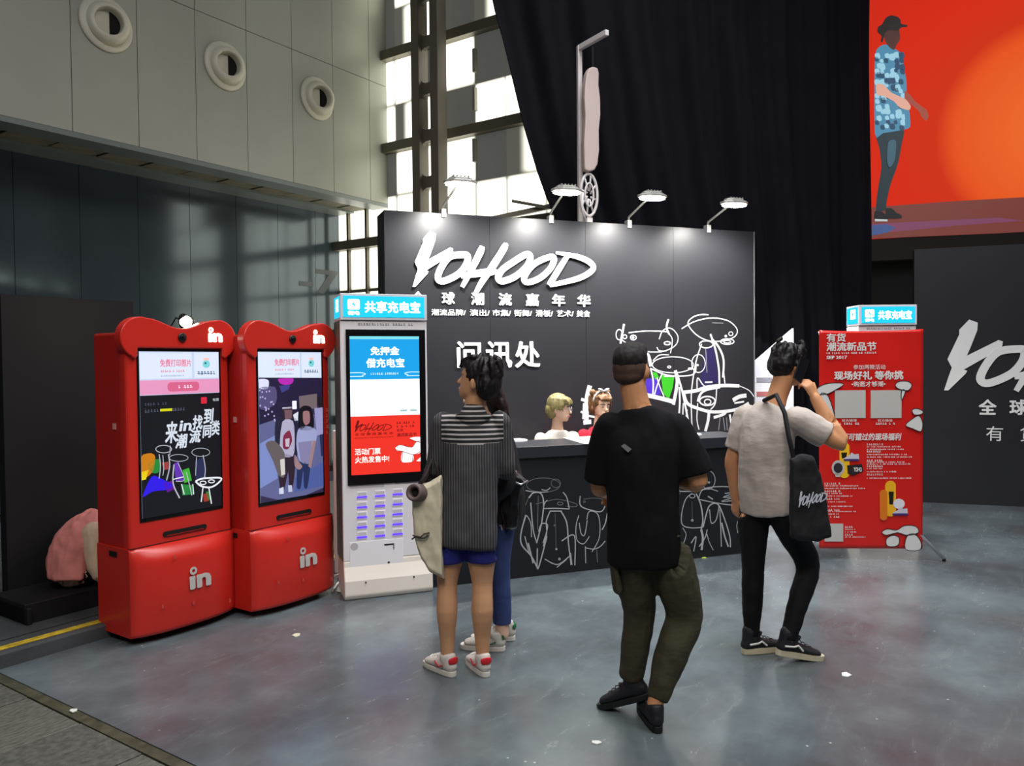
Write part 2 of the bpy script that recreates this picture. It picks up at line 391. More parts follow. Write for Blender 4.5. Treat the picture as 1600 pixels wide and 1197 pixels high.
for zi, (z0, z1) in enumerate(((7.3, 7.9), (6.65, 7.25), (6.06, 6.65), (5.3, 5.95), (4.76, 5.3), (4.02, 4.63), (3.45, 4.02), (2.72, 3.33), (2.1, 2.72), (1.4, 2.05), (.8, 1.4), (.1, .75))):
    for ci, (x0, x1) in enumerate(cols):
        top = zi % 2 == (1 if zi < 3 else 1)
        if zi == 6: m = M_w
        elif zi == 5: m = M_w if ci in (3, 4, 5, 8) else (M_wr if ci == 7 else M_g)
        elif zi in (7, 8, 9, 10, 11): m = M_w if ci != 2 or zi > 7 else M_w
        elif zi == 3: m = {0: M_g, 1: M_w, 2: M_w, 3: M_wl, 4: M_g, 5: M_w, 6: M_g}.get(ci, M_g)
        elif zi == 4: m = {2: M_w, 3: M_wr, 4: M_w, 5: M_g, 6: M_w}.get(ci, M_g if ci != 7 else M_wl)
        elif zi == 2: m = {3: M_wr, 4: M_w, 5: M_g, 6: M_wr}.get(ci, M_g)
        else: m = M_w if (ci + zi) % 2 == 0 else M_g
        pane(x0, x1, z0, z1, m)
mfr = mat('olive grey window steel', (112, 106, 90), .45, .2)
mb = MB()
for z in (7.28, 6.0, 4.69, 3.39, 2.08, .77): mb.box(-.0, 4.3, -.12, .0, z-.07, z+.06)
mb.build('transom', mfr, wg)
mb = MB()
for z in (2.7, 1.38): mb.box(-.0, 4.3, -.015, .01, z-.022, z+.022)
mb.build('glazing_bar', mat('grey glazing bar', (120, 118, 104), .5), wg)
mb = MB()
for x in (.24, .62): mb.box(x-.02, x+.02, -.05, .01, 0, 3.9)
mb.build('mullion', mfr, wg)
MB().box(-1, 4.4, .02, .1, 0, .1).build('sill', mfr, wg)
# steel column with lightening holes
col = emp(GW, 'steel_column', 0, -.35, 0, label='grey steel lattice column with rounded openings in front of the windows', cat='column')
col['kind'] = 'structure'; col.name = 'trim_2'; del col['label']; del col['category']
mcl = mat('taupe column paint', (112, 104, 92), .5, noise_amt=.08, nscale=3)
fx = GW.loc(655, 100, -.35)[0]
x0, x1 = GW.loc(650, 150, -.35)[0], GW.loc(691, 150, -.35)[0]
MB().box(x0, x0+.13, -.1, .1, 0, 9).build('column_flange', mcl, col, bevel=.01)
MB().box(x1-.13, x1, -.1, .1, 0, 9).build('column_flange', mcl, col, bevel=.01)
zs = [GW.loc(670, y, -.35)[1] for y in (285, 212, 142, 68)]
dz = zs[1]-zs[0]
for k in range(-4, 6):
    zc = zs[0]+dz*k
    h = .075; r = .07
    a, b = x0+.12, x1-.12
    pts = [(a, zc+h+r), (a+r*.3, zc+h+r*.3), (a+r, zc+h), (b-r, zc+h), (b-r*.3, zc+h+r*.3), (b, zc+h+r), (b, zc-h-r), (b-r*.3, zc-h-r*.3), (b-r, zc-h), (a+r, zc-h), (a+r*.3, zc-h-r*.3), (a, zc-h-r)]
    MB().prism(pts, -.03, .03).build('batten_plate', mcl, col)
for y, zoff in ((100, 0), (160, 0), (240, 0)):
    lx, z = GW.loc(744, y-10, -.1); MB().box(lx-.02, lx+.02, -.16, -.1, z-.2, z+.1).build('blind_bracket', mat('bracket grey', (150, 150, 140), .4), wg)

# --- black curtain
cur = Fr(*CT.world(0, 1.75)[:2], 20.3)
def curtain():
    bm = bmesh.new(); lx1 = cur.loc(1366, 300)[0]
    topz = 7.4; edge = [(3, 0)] 
    pts = [(762, -120), (762, 0), (785, 75), (815, 185), (850, 295), (872, 345)]
    L = [cur.loc(x, y) for x, y in pts]; L = [(L[0][0]-.25, 7.4)] + L[1:] + [(L[-1][0]+.35, 2.0), (L[-1][0]+.45, .05)]
    def lx0(z):
        for (xa, za), (xb, zb) in zip(L, L[1:]):
            if zb <= z <= za: return xa+(xb-xa)*(za-z)/(za-zb)
        return L[-1][0]
    nu, nv = 260, 30; V = []
    for j in range(nv+1):
        z = 7.4 + (.05-7.4)*j/nv; a = lx0(z); row = []
        for i in range(nu+1):
            t = i/nu; x = a + (lx1-a)*t
            ph = (x*.35 + t*4.2)*9
            y = .06*math.sin(ph) + .03*math.sin(ph*2.3+1) + .02*math.sin(z*1.3+t*20)
            row.append(bm.verts.new((x, y, z)))
        V.append(row)
    for j in range(nv):
        for i in range(nu): bm.faces.new((V[j][i], V[j][i+1], V[j+1][i+1], V[j+1][i]))
    me = bpy.data.meshes.new('black_curtain'); bm.to_mesh(me); bm.free()
    o = link('black_curtain', me, mat('black drape', (11, 11, 18), .95, spec=.15, noise_amt=.15, nscale=3), None, True)
    o.location = (cur.x, cur.y, 0); o.rotation_euler = (0, 0, cur.th)
    o.modifiers.new('thick', 'SOLIDIFY').thickness = .008
    tag(o, 'tall black curtain hanging in folds behind the information booth', 'curtain')
curtain()
# curtain rail above the frame
rl = MB().tube([cur.world(-1.2, .02, 7.45), cur.world(5.2, .02, 7.45)], .03).build('curtain_rail', mfr); tag(rl, 'steel rail carrying the black curtain', 'rail')

# --- led screen and its stage front
SF = Fr(5.52, 12, -20)
scr = emp(SF, 'led_screen', label='huge lit red and orange screen showing a walking man in a cap', cat='screen')
sx0 = -.25; z0, z1 = 3.44, 8.2; W = 6.5
MB().box(sx0, W, .02, .25, z0-.03, z1+.05).build('screen_casing', mat('screen casing', (12, 12, 14), .6), scr)
def screen_mat():
    m = bpy.data.materials.new('led picture'); m.use_nodes = True; nt, b = nodes(m); N, L = nt.nodes.new, nt.links.new
    tc = N('ShaderNodeTexCoord'); mp = N('ShaderNodeMapping'); L(tc.outputs['Object'], mp.inputs[0])
    b.inputs['Specular IOR Level'].default_value = .05; cx, cz = SF.loc(1664, 198); mp.inputs['Location'].default_value = (-cx, 0, -cz)
    ln = N('ShaderNodeVectorMath'); ln.operation = 'LENGTH'; L(mp.outputs[0], ln.inputs[0])
    r = N('ShaderNodeValToRGB'); L(ln.outputs['Value'], r.inputs[0]); mr = N('ShaderNodeMapRange'); mr.inputs[2].default_value = 4; L(ln.outputs['Value'], mr.inputs[0]); L(mr.outputs[0], r.inputs[0])
    e = r.color_ramp.elements; rad = (SF.loc(1664, 198)[0]-SF.loc(1467, 198)[0])/4
    e[0].position = 0; e[0].color = lin((238, 112, 44)); e[1].position = 1; e[1].color = lin((200, 36, 18))
    for p, c in ((rad*.86, (228, 84, 28)), (rad*1.03, (206, 48, 16)), (rad*1.5, (212, 40, 14))):
        q = e.new(p); q.color = lin(c)
    b.inputs['Base Color'].default_value = (.02, .02, .02, 1); L(r.outputs[0], b.inputs['Emission Color']); b.inputs['Emission Strength'].default_value = 1.0
    return m
MB().box(sx0+.03, W-.05, 0, .02, z0, z1).build('screen_picture', screen_mat(), scr)
def flat(name, px, fr, yo, m, parent, thick=.0008):
    P = [fr.loc(x, y, yo) for x, y in px]
    if 'stage' not in name and len(P) > 4: P = smoothp(P, 3)
    return MB().prism(P, yo-thick, yo).build(name, m, parent)
def E(c, s=1.0): return mat('lit %d %d %d %.1f' % (*c, s), c, .4, emit=s)
a = SF.loc(1366, 340)[1]
mstg = E((112, 52, 44)); mstg.name = 'lit stage floor'
flat('stage_floor_image', [(1362, 324), (1480, 315), (1620, 307), (1620, 362), (1480, 368), (1362, 373)], SF, -.002, mstg, scr)
flat('stage_floor_image', [(1362, 350), (1420, 347), (1560, 340), (1600, 345), (1500, 352), (1400, 362), (1362, 364)], SF, -.004, E((118, 60, 90)), scr)
flat('stage_floor_image', [(1362, 352), (1385, 350), (1400, 356), (1385, 364), (1362, 368)], SF, -.006, E((60, 80, 130)), scr)
fig = dict(
 trousers=((1369, 205), (1411, 200), (1409, 225), (1404, 252), (1399, 268), (1391, 290), (1385, 318), (1384, 328), (1369, 330), (1371, 300), (1377, 262), (1374, 232)),
 shirt=((1376, 72), (1386, 70), (1398, 76), (1406, 82), (1411, 98), (1416, 125), (1417, 150), (1421, 175), (1422, 198), (1410, 203), (1380, 208), (1367, 209), (1367, 90)),
 face=((1381, 44), (1402, 44), (1406, 52), (1406, 62), (1401, 70), (1397, 78), (1390, 74), (1383, 64)),
 hat=((1371, 50), (1372, 42), (1378, 38), (1384, 28), (1392, 24), (1402, 26), (1407, 31), (1408, 37), (1417, 39), (1417, 42), (1408, 43), (1403, 48), (1390, 47), (1383, 52), (1379, 66), (1376, 64), (1377, 56)),
 far_arm=((1414, 142), (1422, 148), (1430, 158), (1440, 166), (1448, 172), (1451, 182), (1447, 189), (1441, 184), (1434, 172), (1424, 164), (1414, 156)),
 near_arm=((1369, 132), (1380, 132), (1392, 144), (1404, 150), (1416, 156), (1423, 166), (1420, 172), (1406, 168), (1396, 158), (1380, 150), (1370, 148)),
 shoe=((1384, 326), (1394, 326), (1400, 332), (1408, 336), (1408, 341), (1386, 341)))
cols_ = dict(trousers=(20, 40, 48), shirt=(66, 128, 160), face=(70, 34, 26), hat=(26, 12, 12), far_arm=(150, 62, 40), near_arm=(214, 160, 140), shoe=(16, 16, 22))
for i, k in enumerate(('trousers', 'shirt', 'face', 'hat', 'far_arm', 'near_arm', 'shoe')):
    flat(k + '_image', fig[k], SF, -.008-.002*i, E(cols_[k]), scr)
flat('shoe_image', ((1367, 330), (1380, 332), (1387, 340), (1387, 345), (1367, 345)), SF, -.012, E((16, 16, 22)), scr)
flat('shoe_sole_image', ((1367, 342), (1387, 343), (1387, 346), (1367, 346)), SF, -.024, E((180, 190, 190)), scr)
random.seed(3)
mb = MB(); mb2 = MB()
for i in range(7):
    for j in range(15):
        x = 1368+i*7.5+random.uniform(-2, 2); y = 84+j*8+random.uniform(-2, 2)
        if x > 1408 + (y-100)*.1 or y > 200 or random.random() < .3: continue
        g_ = random.uniform(.8, 1.5); P = smoothp([SF.loc(min(1414, x+dx*g_), y+dy*g_, -.012) for dx, dy in ((0, 0), (5, -1.5), (7, 3), (6, 6), (1, 5.5))], 2)
        (mb if random.random() < .5 else mb2).prism(P, -.0112-.0001*(i % 3), -.0105)
o = mb.build('shirt_pattern_image', E((26, 66, 96)), scr); o['kind'] = 'stuff'
o = mb2.build('shirt_pattern_image', E((146, 196, 214)), scr); o['kind'] = 'stuff'
flat('jeans_highlight_image', ((1388, 222), (1400, 220), (1398, 250), (1390, 262), (1386, 250)), SF, -.034, E((50, 86, 104)), scr)
# dark skirt under the screen
MB().box(sx0, W, -.05, .2, 3.1, 3.41).build('screen_truss_skirt', mat('brown black cloth', (44, 36, 34), .9), scr)
sk = MB().box(-3.2, W, .3, .34, 0, 3.4).build('wall_back', mat('black backing', (14, 14, 17), .85), None)
sk.location = (SF.x, SF.y, 0); sk.rotation_euler = (0, 0, SF.th); sk['kind'] = 'structure'

# --- black sign wall on the right
RW = Fr(4.6, 8.787, -19.5)
rw = emp(RW, 'sign_wall', label='black display wall with grey white brush lettering at the right edge', cat='wall sign')
mblk = mat('matt black board', (36, 36, 40), .42, spec=.4, noise_amt=.08, nscale=2)
rx0 = RW.loc(1428, 600)[0]; 
for k in range(5): MB().box(rx0+k*1.2, rx0+(k+1)*1.2-.004, 0, .12, 0, 2.83).build('wall_panel', mblk, rw)
# ================================================================== INFORMATION BOOTH
BD = Fr(*CT.world(0, 1.3)[:2], 20.3)
bd = emp(BD, 'backdrop_wall', label='tall black booth wall with big white brush lettering and painted creatures', cat='wall sign')
xl = BD.loc(600, 330)[0]; xr = BD.loc(1178, 362)[0]; TOP = 2.93
mbd = mat('satin black board', (40, 40, 45), .36, spec=.5, noise_amt=.06, nscale=2)
nP = 4; pw = (xr-xl)/nP
for k in range(nP): MB().box(xl+k*pw, xl+(k+1)*pw-.003, 0, .04, 0, TOP).build('wall_panel', mbd, bd)
MB().box(xl, xl+.04, .04, .32, 0, TOP).build('side_panel', mat('side black', (22, 22, 26), .5), bd)
MB().box(xr-.04, xr, .04, .32, 0, TOP).build('side_panel', mat('side black', (22, 22, 26), .5), bd)
MB().box(xl, xr, .04, .32, TOP-.03, TOP).build('top_panel', mat('side black', (22, 22, 26), .5), bd)
MB().box(xr-.004, xr+.004, -.006, .0, 0, TOP).build('edge_strip', mat('worn edge grey', (110, 110, 112), .5), bd)
mwh = mat('white vinyl', (250, 250, 250), .45)
_b = mwh.node_tree.nodes['Principled BSDF']
LG = dict(
 Y=[(345, 178), (385, 195), (383, 235), (350, 330), (335, 368), (480, 288), (500, 295), (495, 330), (322, 440), (337, 447), (330, 462), (250, 550), (230, 550), (250, 480), (266, 430), (245, 385), (300, 255), (300, 230)])
LS = [([(478, 350), (560, 336), (596, 345), (588, 400), (535, 465), (435, 512), (398, 488), (425, 415)], 40, True),
      ([(695, 280), (680, 320), (625, 430), (560, 552)], [30, 42, 38, 24], False),
      ([(552, 478), (650, 462), (740, 452), (800, 448)], [30, 44, 46, 20], False),
      ([(850, 258), (840, 290), (765, 410), (690, 520), (640, 612)], [22, 42, 44, 36, 22], False),
      ([(900, 385), (985, 334), (1014, 350), (990, 415), (915, 480), (830, 512), (800, 488), (830, 435)], 40, True),
      ([(1055, 388), (1140, 352), (1172, 362), (1150, 425), (1080, 490), (1000, 520), (972, 497), (1000, 440)], 38, True),
      ([(1186, 322), (1330, 350), (1415, 390), (1430, 435), (1340, 492), (1145, 540)], [16, 34, 38, 36, 36, 26], False),
      ([(1262, 345), (1200, 440), (1140, 540)], [30, 38, 36], False)]
def cropper(fr, u0, v0, s, yo=0):
    return lambda u, v: fr.loc(u0+u/s, v0+v/s, yo)
lc = cropper(BD, 590, 320, 4.276); unit = (lc(1000, 400)[0]-lc(900, 400)[0])/100
def logo(f, unit, y, m, parent, th=.02):
    mb = MB(); mb.prism([f(*p) for p in LG['Y']], y-th, y); a = [mb.build('brush_letter', m, parent)]
    for group in ([0], [1, 2, 3], [4], [5], [6, 7]):
        mb = MB()
        for gi, i in enumerate(group):
            pts, wd, cl = LS[i]; P = [f(*p) for p in pts]; wd = [x*unit for x in (wd if isinstance(wd, list) else [wd]*len(P))]
            mb.ribbon(P, wd, y-th-.0006*gi, closed=cl, sub=5)
        o = mb.build('brush_letter', m, parent); md = o.modifiers.new('t', 'SOLIDIFY'); md.thickness = th; md.offset = 0; md.use_even_offset = False
    return
logo(lc, unit, -.008, mwh, bd, .012)
def tb(fr, u0, v0, s, box, yo=0):
    (x0, z1) = fr.loc(u0+box[0]/s, v0+box[1]/s, yo); (x1, z0) = fr.loc(u0+box[2]/s, v0+box[3]/s, yo)
    return x0, x1, z0, z1
for ch, cx in zip('全球潮流嘉年华', (270, 472, 667, 852, 1033, 1208, 1378)):
    text('lettering', ch, tb(BD, 590, 320, 4.276, (cx-45, 578+(cx-270)*.02, cx+43, 664+(cx-270)*.018)), -.001, mwh, bd, bold=.035, thick=.008)
wx = 300
for s_, x0, x1 in (('潮流品牌/', 358, 588), ('演出/', 615, 748), ('市集/', 766, 890), ('街舞/', 910, 1030), ('滑板/', 1055, 1170), ('艺术/', 1196, 1308), ('美食', 1328, 1418)):
    text('lettering', s_, tb(BD, 590, 320, 4.276, (x0, 696+(x0-358)*.01, x1, 740+(x1-358)*.01)), -.001, mwh, bd, bold=.018, thick=.006)
for ch, x0, x1 in (('问', 528, 690), ('讯', 722, 898), ('处', 915, 1085)):
    text('lettering', ch, tb(BD, 590, 320, 4.276, (x0, 912, x1, 1088)), -.001, mwh, bd, bold=.03, thick=.008)

# painted creatures
WK = .9
mpw = mat('white paint marker', (226, 228, 230), .6); mpg = mat('thin white paint', (150, 152, 156), .6)
def doodle(parent, f, unit, strokes, y, name='painted_creature'):
    mb = MB(); mg = MB(); k = 0
    for st in strokes:
        pts, wd = st[0], st[1]; cl = len(st) > 2 and st[2]
        (mg if wd < 5.5 else mb).ribbon([f(*p) for p in pts], wd*unit*WK, y - .0002*(k % 7), closed=cl, sub=5); k += 1
    o = mb.build(name, mpw, parent); md = o.modifiers.new('t', 'SOLIDIFY'); md.thickness = .0008
    if len(mg.bm.faces):
        o = mg.build(name + '_fine_line', mpg, parent); o['kind'] = 'stuff'
    else: mg.bm.free()
el = lambda cx, cy, rx, ry, n=14: ellipse(cx, cy, rx, ry, n)
f = cropper(BD, 780, 480, 4.0); un = (f(1000, 300)[0]-f(900, 300)[0])/100
def fill(pts, m, y=-.0006): MB().prism([f(*p) for p in pts], y, 0).build('painted_fill', m, bd)
mvi = mat('dark violet paint', (34, 24, 78), .6); mgr = mat('green paint', (52, 178, 26), .6); mpu = mat('purple paint', (70, 36, 180), .6)
fill([(1290, 262), (1337, 240), (1372, 470), (1250, 500), (1262, 400)], mvi)
fill([(1010, 422), (1095, 425), (1085, 500), (1060, 577), (1025, 540)], mgr)
fill([(915, 450), (985, 440), (1012, 547), (915, 550)], mpu); fill([(958, 405), (985, 410), (1000, 440), (975, 452)], mgr, -.0007)
doodle(bd, f, un, [([(780, 105), (772, 150), (758, 228)], 13), (el(750, 172, 20, 32), 6, True), ([(808, 160), (900, 150), (1000, 150), (1062, 156)], 7), (el(785, 185, 12, 12, 9), 5.6, True), (el(838, 190, 18, 15, 9), 6, True), (el(836, 190, 6, 5, 8), 5.6, True),
 ([(768, 205), (800, 226), (860, 236)], 6), ([(860, 262), (950, 280), (1030, 275), (1100, 240), (1118, 190), (1095, 148), (1060, 130), (1020, 150), (1000, 200)], 6), ([(1058, 75), (1046, 125), (1062, 170)], 12), ([(1060, 165), (1082, 205), (1070, 288)], 6), (el(1050, 225, 19, 10, 10), 7, True), ([(985, 250), (1000, 272), (1045, 274)], 6), ([(866, 275), (888, 256)], 6)], -.001)
doodle(bd, f, un, [([(1140, 135), (1220, 90), (1320, 68), (1410, 78), (1460, 105), (1488, 145), (1470, 185), (1400, 210), (1320, 212), (1250, 185), (1200, 140), (1180, 95), (1215, 60), (1260, 47), (1308, 48)], 7), (el(1416, 181, 6, 5, 8), 5.6, True), (el(1447, 166, 13, 12, 9), 5.6, True), (el(1425, 215, 42, 17), 7, True), (el(1425, 216, 22, 8), 5.6, True), (el(1293, 232, 42, 22, 12), 8, True), ([(1330, 98), (1400, 100)], 4),
 ([(1320, 168), (1350, 260), (1372, 380), (1376, 480)], 13), ([(1330, 200), (1372, 250), (1402, 330), (1398, 440)], 14), ([(1265, 230), (1235, 320), (1215, 420), (1200, 560), (1205, 765)], 8), ([(1290, 260), (1298, 410)], 5), ([(1402, 400), (1410, 478)], 8), ([(1236, 510), (1240, 442), (1280, 492), (1332, 502)], 8), ([(1285, 470), (1332, 468)], 10)], -.001)
doodle(bd, f, un, [(el(1085, 360, 128, 50, 18), 6, True), (el(1245, 352, 42, 56), 6, True), ([(960, 335), (1000, 300), (1060, 298)], 6), ([(950, 385), (1050, 425), (1180, 428), (1225, 405), (1228, 340)], 8), (el(1062, 374, 10, 6, 8), 6, True), (el(1195, 384, 14, 5, 8), 6, True), (el(1238, 362, 6, 4, 8), 5.6, True),
 ([(895, 285), (930, 300), (948, 370)], 22), ([(945, 380), (962, 460), (960, 545)], 10), ([(1020, 410), (990, 480), (970, 545)], 8), ([(985, 440), (1005, 500), (1030, 560)], 7), ([(1100, 395), (1112, 470), (1088, 610)], 22), ([(1112, 420), (1142, 520), (1167, 640), (1182, 720)], 13), ([(1125, 500), (1128, 600), (1118, 730)], 12), ([(1150, 600), (1145, 730)], 8), ([(1175, 640), (1160, 725)], 6),
 ([(895, 545), (990, 565), (1085, 590)], 26), ([(1030, 430), (1095, 432)], 10), (el(1172, 745, 36, 20), 6, True), (el(1172, 745, 20, 10), 5.6, True)], -.0014)
doodle(bd, f, un, [([(1150, 532), (1230, 522), (1300, 500), (1400, 490), (1500, 492)], 22), ([(1152, 532), (1175, 600), (1240, 632), (1340, 655), (1480, 640), (1560, 600)], 20), ([(1240, 590), (1260, 540), (1300, 515), (1380, 500)], 16), (el(1300, 586, 48, 28), 10, True), (el(1302, 592, 20, 16, 10), 8, True), ([(1358, 510), (1350, 600), (1320, 640)], 8), ([(1500, 492), (1560, 520), (1592, 560)], 6), ([(1460, 582), (1500, 560), (1545, 552)], 26), ([(1470, 600), (1530, 590)], 12), ([(1310, 660), (1305, 710), (1288, 775)], 20), ([(1340, 690), (1400, 670), (1420, 650)], 18), ([(1440, 670), (1455, 765)], 14), ([(1240, 600), (1235, 700), (1248, 765)], 7), ([(1380, 690), (1370, 770)], 5), ([(1400, 690), (1410, 770)], 5), ([(1420, 690), (1425, 770)], 5)], -.0018)
doodle(bd, f, un, [([(567, 490), (550, 560), (545, 640), (545, 720)], [30, 34, 34, 30][0]), ([(512, 575), (560, 590), (600, 596)], 18), ([(555, 622), (610, 620)], 12), ([(510, 652), (560, 680), (640, 690)], 12), ([(525, 722), (575, 716)], 26), ([(530, 600), (525, 700)], 14), ([(598, 575), (608, 600)], 10)], -.001, 'painted_scribble')

# --- counter
ct = emp(CT, 'information_counter', label='long black counter with chalk line creatures drawn on its front', cat='counter')
cx0, cx1 = -1.45, CT.loc(1172, 865)[0]
mct = mat('matt black counter', (27, 28, 33), .5, spec=.4, noise_amt=.08, nscale=3)
MB().box(cx0, cx1, 0, .03, .0, .895).build('front_panel', mct, ct)
MB().box(cx0, cx0+.03, .03, .42, 0, .895).build('side_panel', mct, ct); MB().box(cx1-.03, cx1, .03, .42, 0, .895).build('side_panel', mct, ct)
MB().box(cx0-.02, cx1+.02, -.025, .46, .895, .98).build('worktop', mat('counter top', (44, 45, 52), .35, spec=.55), ct, bevel=.004)
MB().box(cx0, cx1, .36, .4, .1, .14).build('rail', mct, ct)
WK = .72; f = cropper(CT, 770, 670, 3.81); un = (f(1000, 500)[0]-f(900, 500)[0])/100
mpw = mat('chalk line', (176, 178, 182), .8); mpg = mat('faint chalk line', (112, 114, 118), .8)
doodle(ct, f, un, [(el(300, 335, 100, 42), 4, True), (el(375, 325, 28, 25, 9), 4, True), ([(195, 368), (260, 378), (330, 375)], 6), ([(290, 362), (320, 366), (342, 350)], 6), ([(215, 412), (240, 382), (284, 384), (302, 440), (290, 560), (260, 682)], 9), ([(225, 440), (240, 600), (262, 680)], 8), ([(270, 400), (265, 600)], 5), ([(180, 576), (195, 515), (225, 560), (230, 645)], 6), ([(195, 520), (168, 620), (172, 690), (230, 760), (268, 835)], 9), ([(210, 680), (240, 800)], 10), ([(265, 712), (268, 835), (322, 640)], 9), ([(190, 640), (215, 740)], 7), ([(215, 400), (180, 480), (120, 528)], 4)], -.001, 'chalk_creature')
doodle(ct, f, un, [([(255, 448), (310, 435), (380, 420), (460, 435), (502, 452), (490, 463), (440, 462)], 4.5), ([(300, 475), (380, 474), (455, 478)], 7), ([(300, 475), (310, 440), (325, 425)], 6), ([(455, 478), (440, 410), (418, 378)], 7), (el(400, 445, 17, 9, 9), 5, True), ([(340, 490), (410, 490)], 8), ([(340, 492), (318, 550), (320, 620), (300, 700)], 8), ([(405, 490), (440, 560), (450, 680), (466, 810)], 9), ([(410, 668), (470, 632), (490, 662), (488, 812)], 8), ([(370, 500), (374, 610), (376, 716)], 3), (el(367, 575, 4, 4, 6), 5, True), ([(310, 776), (385, 808), (460, 755)], 7), ([(380, 826), (440, 776)], 6), (el(396, 775, 5, 5, 6), 6, True), ([(272, 612), (290, 567), (325, 570), (318, 620), (298, 680)], 7), ([(462, 740), (470, 810)], 9), (el(378, 716, 4, 4, 6), 5.6, True)], -.0014, 'chalk_creature')
doodle(ct, f, un, [([(520, 400), (524, 460), (600, 488), (650, 490), (672, 440), (665, 395)], 7), ([(540, 420), (600, 412), (662, 420)], 4), ([(560, 540), (568, 500), (590, 490), (625, 510), (638, 580), (630, 660), (590, 732)], 6), ([(512, 515), (495, 580), (500, 660), (540, 685), (575, 640)], 5.6), ([(514, 560), (525, 622), (546, 632), (562, 545)], 6), ([(548, 708), (600, 716), (640, 700), (668, 668)], 6), ([(550, 700), (553, 800)], 6), ([(618, 720), (623, 795)], 5), ([(682, 500), (670, 560), (650, 602)], 8), (el(545, 434, 6, 5, 8), 4, True)], -.001, 'chalk_creature')
doodle(ct, f, un, [([(58, 682), (85, 812), (120, 640)], 7)], -.001, 'chalk_creature')
doodle(ct, f, un, [(el(1283, 305, 40, 55), 5.6, True), ([(1110, 372), (1200, 372), (1290, 355)], 6), (el(1098, 376, 18, 18, 9), 4.5, True), (el(1286, 320, 4, 4, 6), 6, True), ([(1225, 415), (1250, 362), (1330, 345), (1420, 350), (1456, 390), (1450, 450), (1350, 445), (1225, 420)], 7), ([(1380, 385), (1440, 380), (1370, 408), (1445, 404), (1360, 432), (1445, 426)], 5.6), ([(1290, 355), (1340, 372)], 6), ([(1280, 402), (1310, 420)], 9),
 ([(1185, 385), (1148, 420), (1125, 500), (1128, 570), (1180, 590), (1250, 586)], 7), ([(1210, 385), (1237, 450), (1250, 540), (1240, 600)], 11), ([(1185, 430), (1188, 550)], 3), (el(1187, 545, 5, 5, 6), 6, True), (el(1187, 400, 16, 12, 9), 5.6, True), ([(1130, 590), (1150, 630), (1135, 682)], 6), ([(1180, 682), (1210, 642), (1196, 730)], 8), ([(1240, 600), (1250, 650), (1243, 722)], 18), ([(1276, 600), (1262, 650), (1228, 702)], 8)], -.001, 'chalk_creature')
doodle(ct, f, un, [([(1252, 585), (1270, 510), (1292, 456), (1340, 450), (1380, 540), (1410, 640), (1414, 705)], 10), ([(1290, 480), (1300, 560), (1330, 540), (1346, 460)], 7), ([(1350, 480), (1356, 580), (1360, 702)], 8), ([(1362, 560), (1380, 640), (1402, 702)], 13), ([(1272, 622), (1290, 680), (1312, 722)], 6), ([(1475, 505), (1452, 570), (1458, 620)], 6), ([(1470, 560), (1474, 680)], 4)], -.0014, 'chalk_creature')

# papers, marker and small litter on the counter
def on_ct(name, poly, m, lab, cat, h=.002, group=None):
    e = [(CT.loc(x, y, .2)) for x, y in poly]
    return None
def counter_item(px, py, Z=.98):
    x, y = ground(px, py, Z); return x, y
mpap = mat('paper white', (238, 240, 242), .6)
def paper(pts, lab, z=.981, cat='paper', grp=None, th=.002):
    P = [ground(x, y, z) for x, y in pts]; c = (sum(p[0] for p in P)/len(P), sum(p[1] for p in P)/len(P))
    o = MB().vprism([(p[0]-c[0], p[1]-c[1]) for p in P], 0, th).build('paper_sheet', mpap); o.location = (c[0], c[1], z); tag(o, lab, cat, grp); return o
P = [(789, 689), (797, 686.6), (812, 686), (824, 687.4), (824, 689.3), (812, 690.6), (797, 690.8)]
o = paper(P, 'round white paper plate on the counter beside the woman in the striped shirt', cat='plate', th=.006); o.name = 'paper_plate'
paper([(880, 684.4), (935, 681.6), (935, 694), (912, 694)], 'white sheets of paper on the counter in front of the seated staff', th=.004)
mk = emp(CT, 'marker_pen', label='yellow marker with a white cap lying on the black counter', cat='pen')
x, y = ground(1070, 677.5, 1.0); x2, y2 = ground(1096, 679.5, 1.0)
mk.location = (x, y, .998); mk.rotation_euler = (0, 0, math.atan2(y2-y, x2-x)); L = math.hypot(x2-x, y2-y)
M = Matrix.Rotation(R(90), 4, 'Y')
MB().lathe([(.012, 0), (.016, .004), (.016, L*.62), (.013, L*.64)], 14, M).build('barrel', mat('marker yellow', (240, 178, 40), .4), mk, True)
MB().lathe([(.014, L*.64), (.014, L*.95), (.008, L)], 14, M).build('cap', mpap, mk, True)

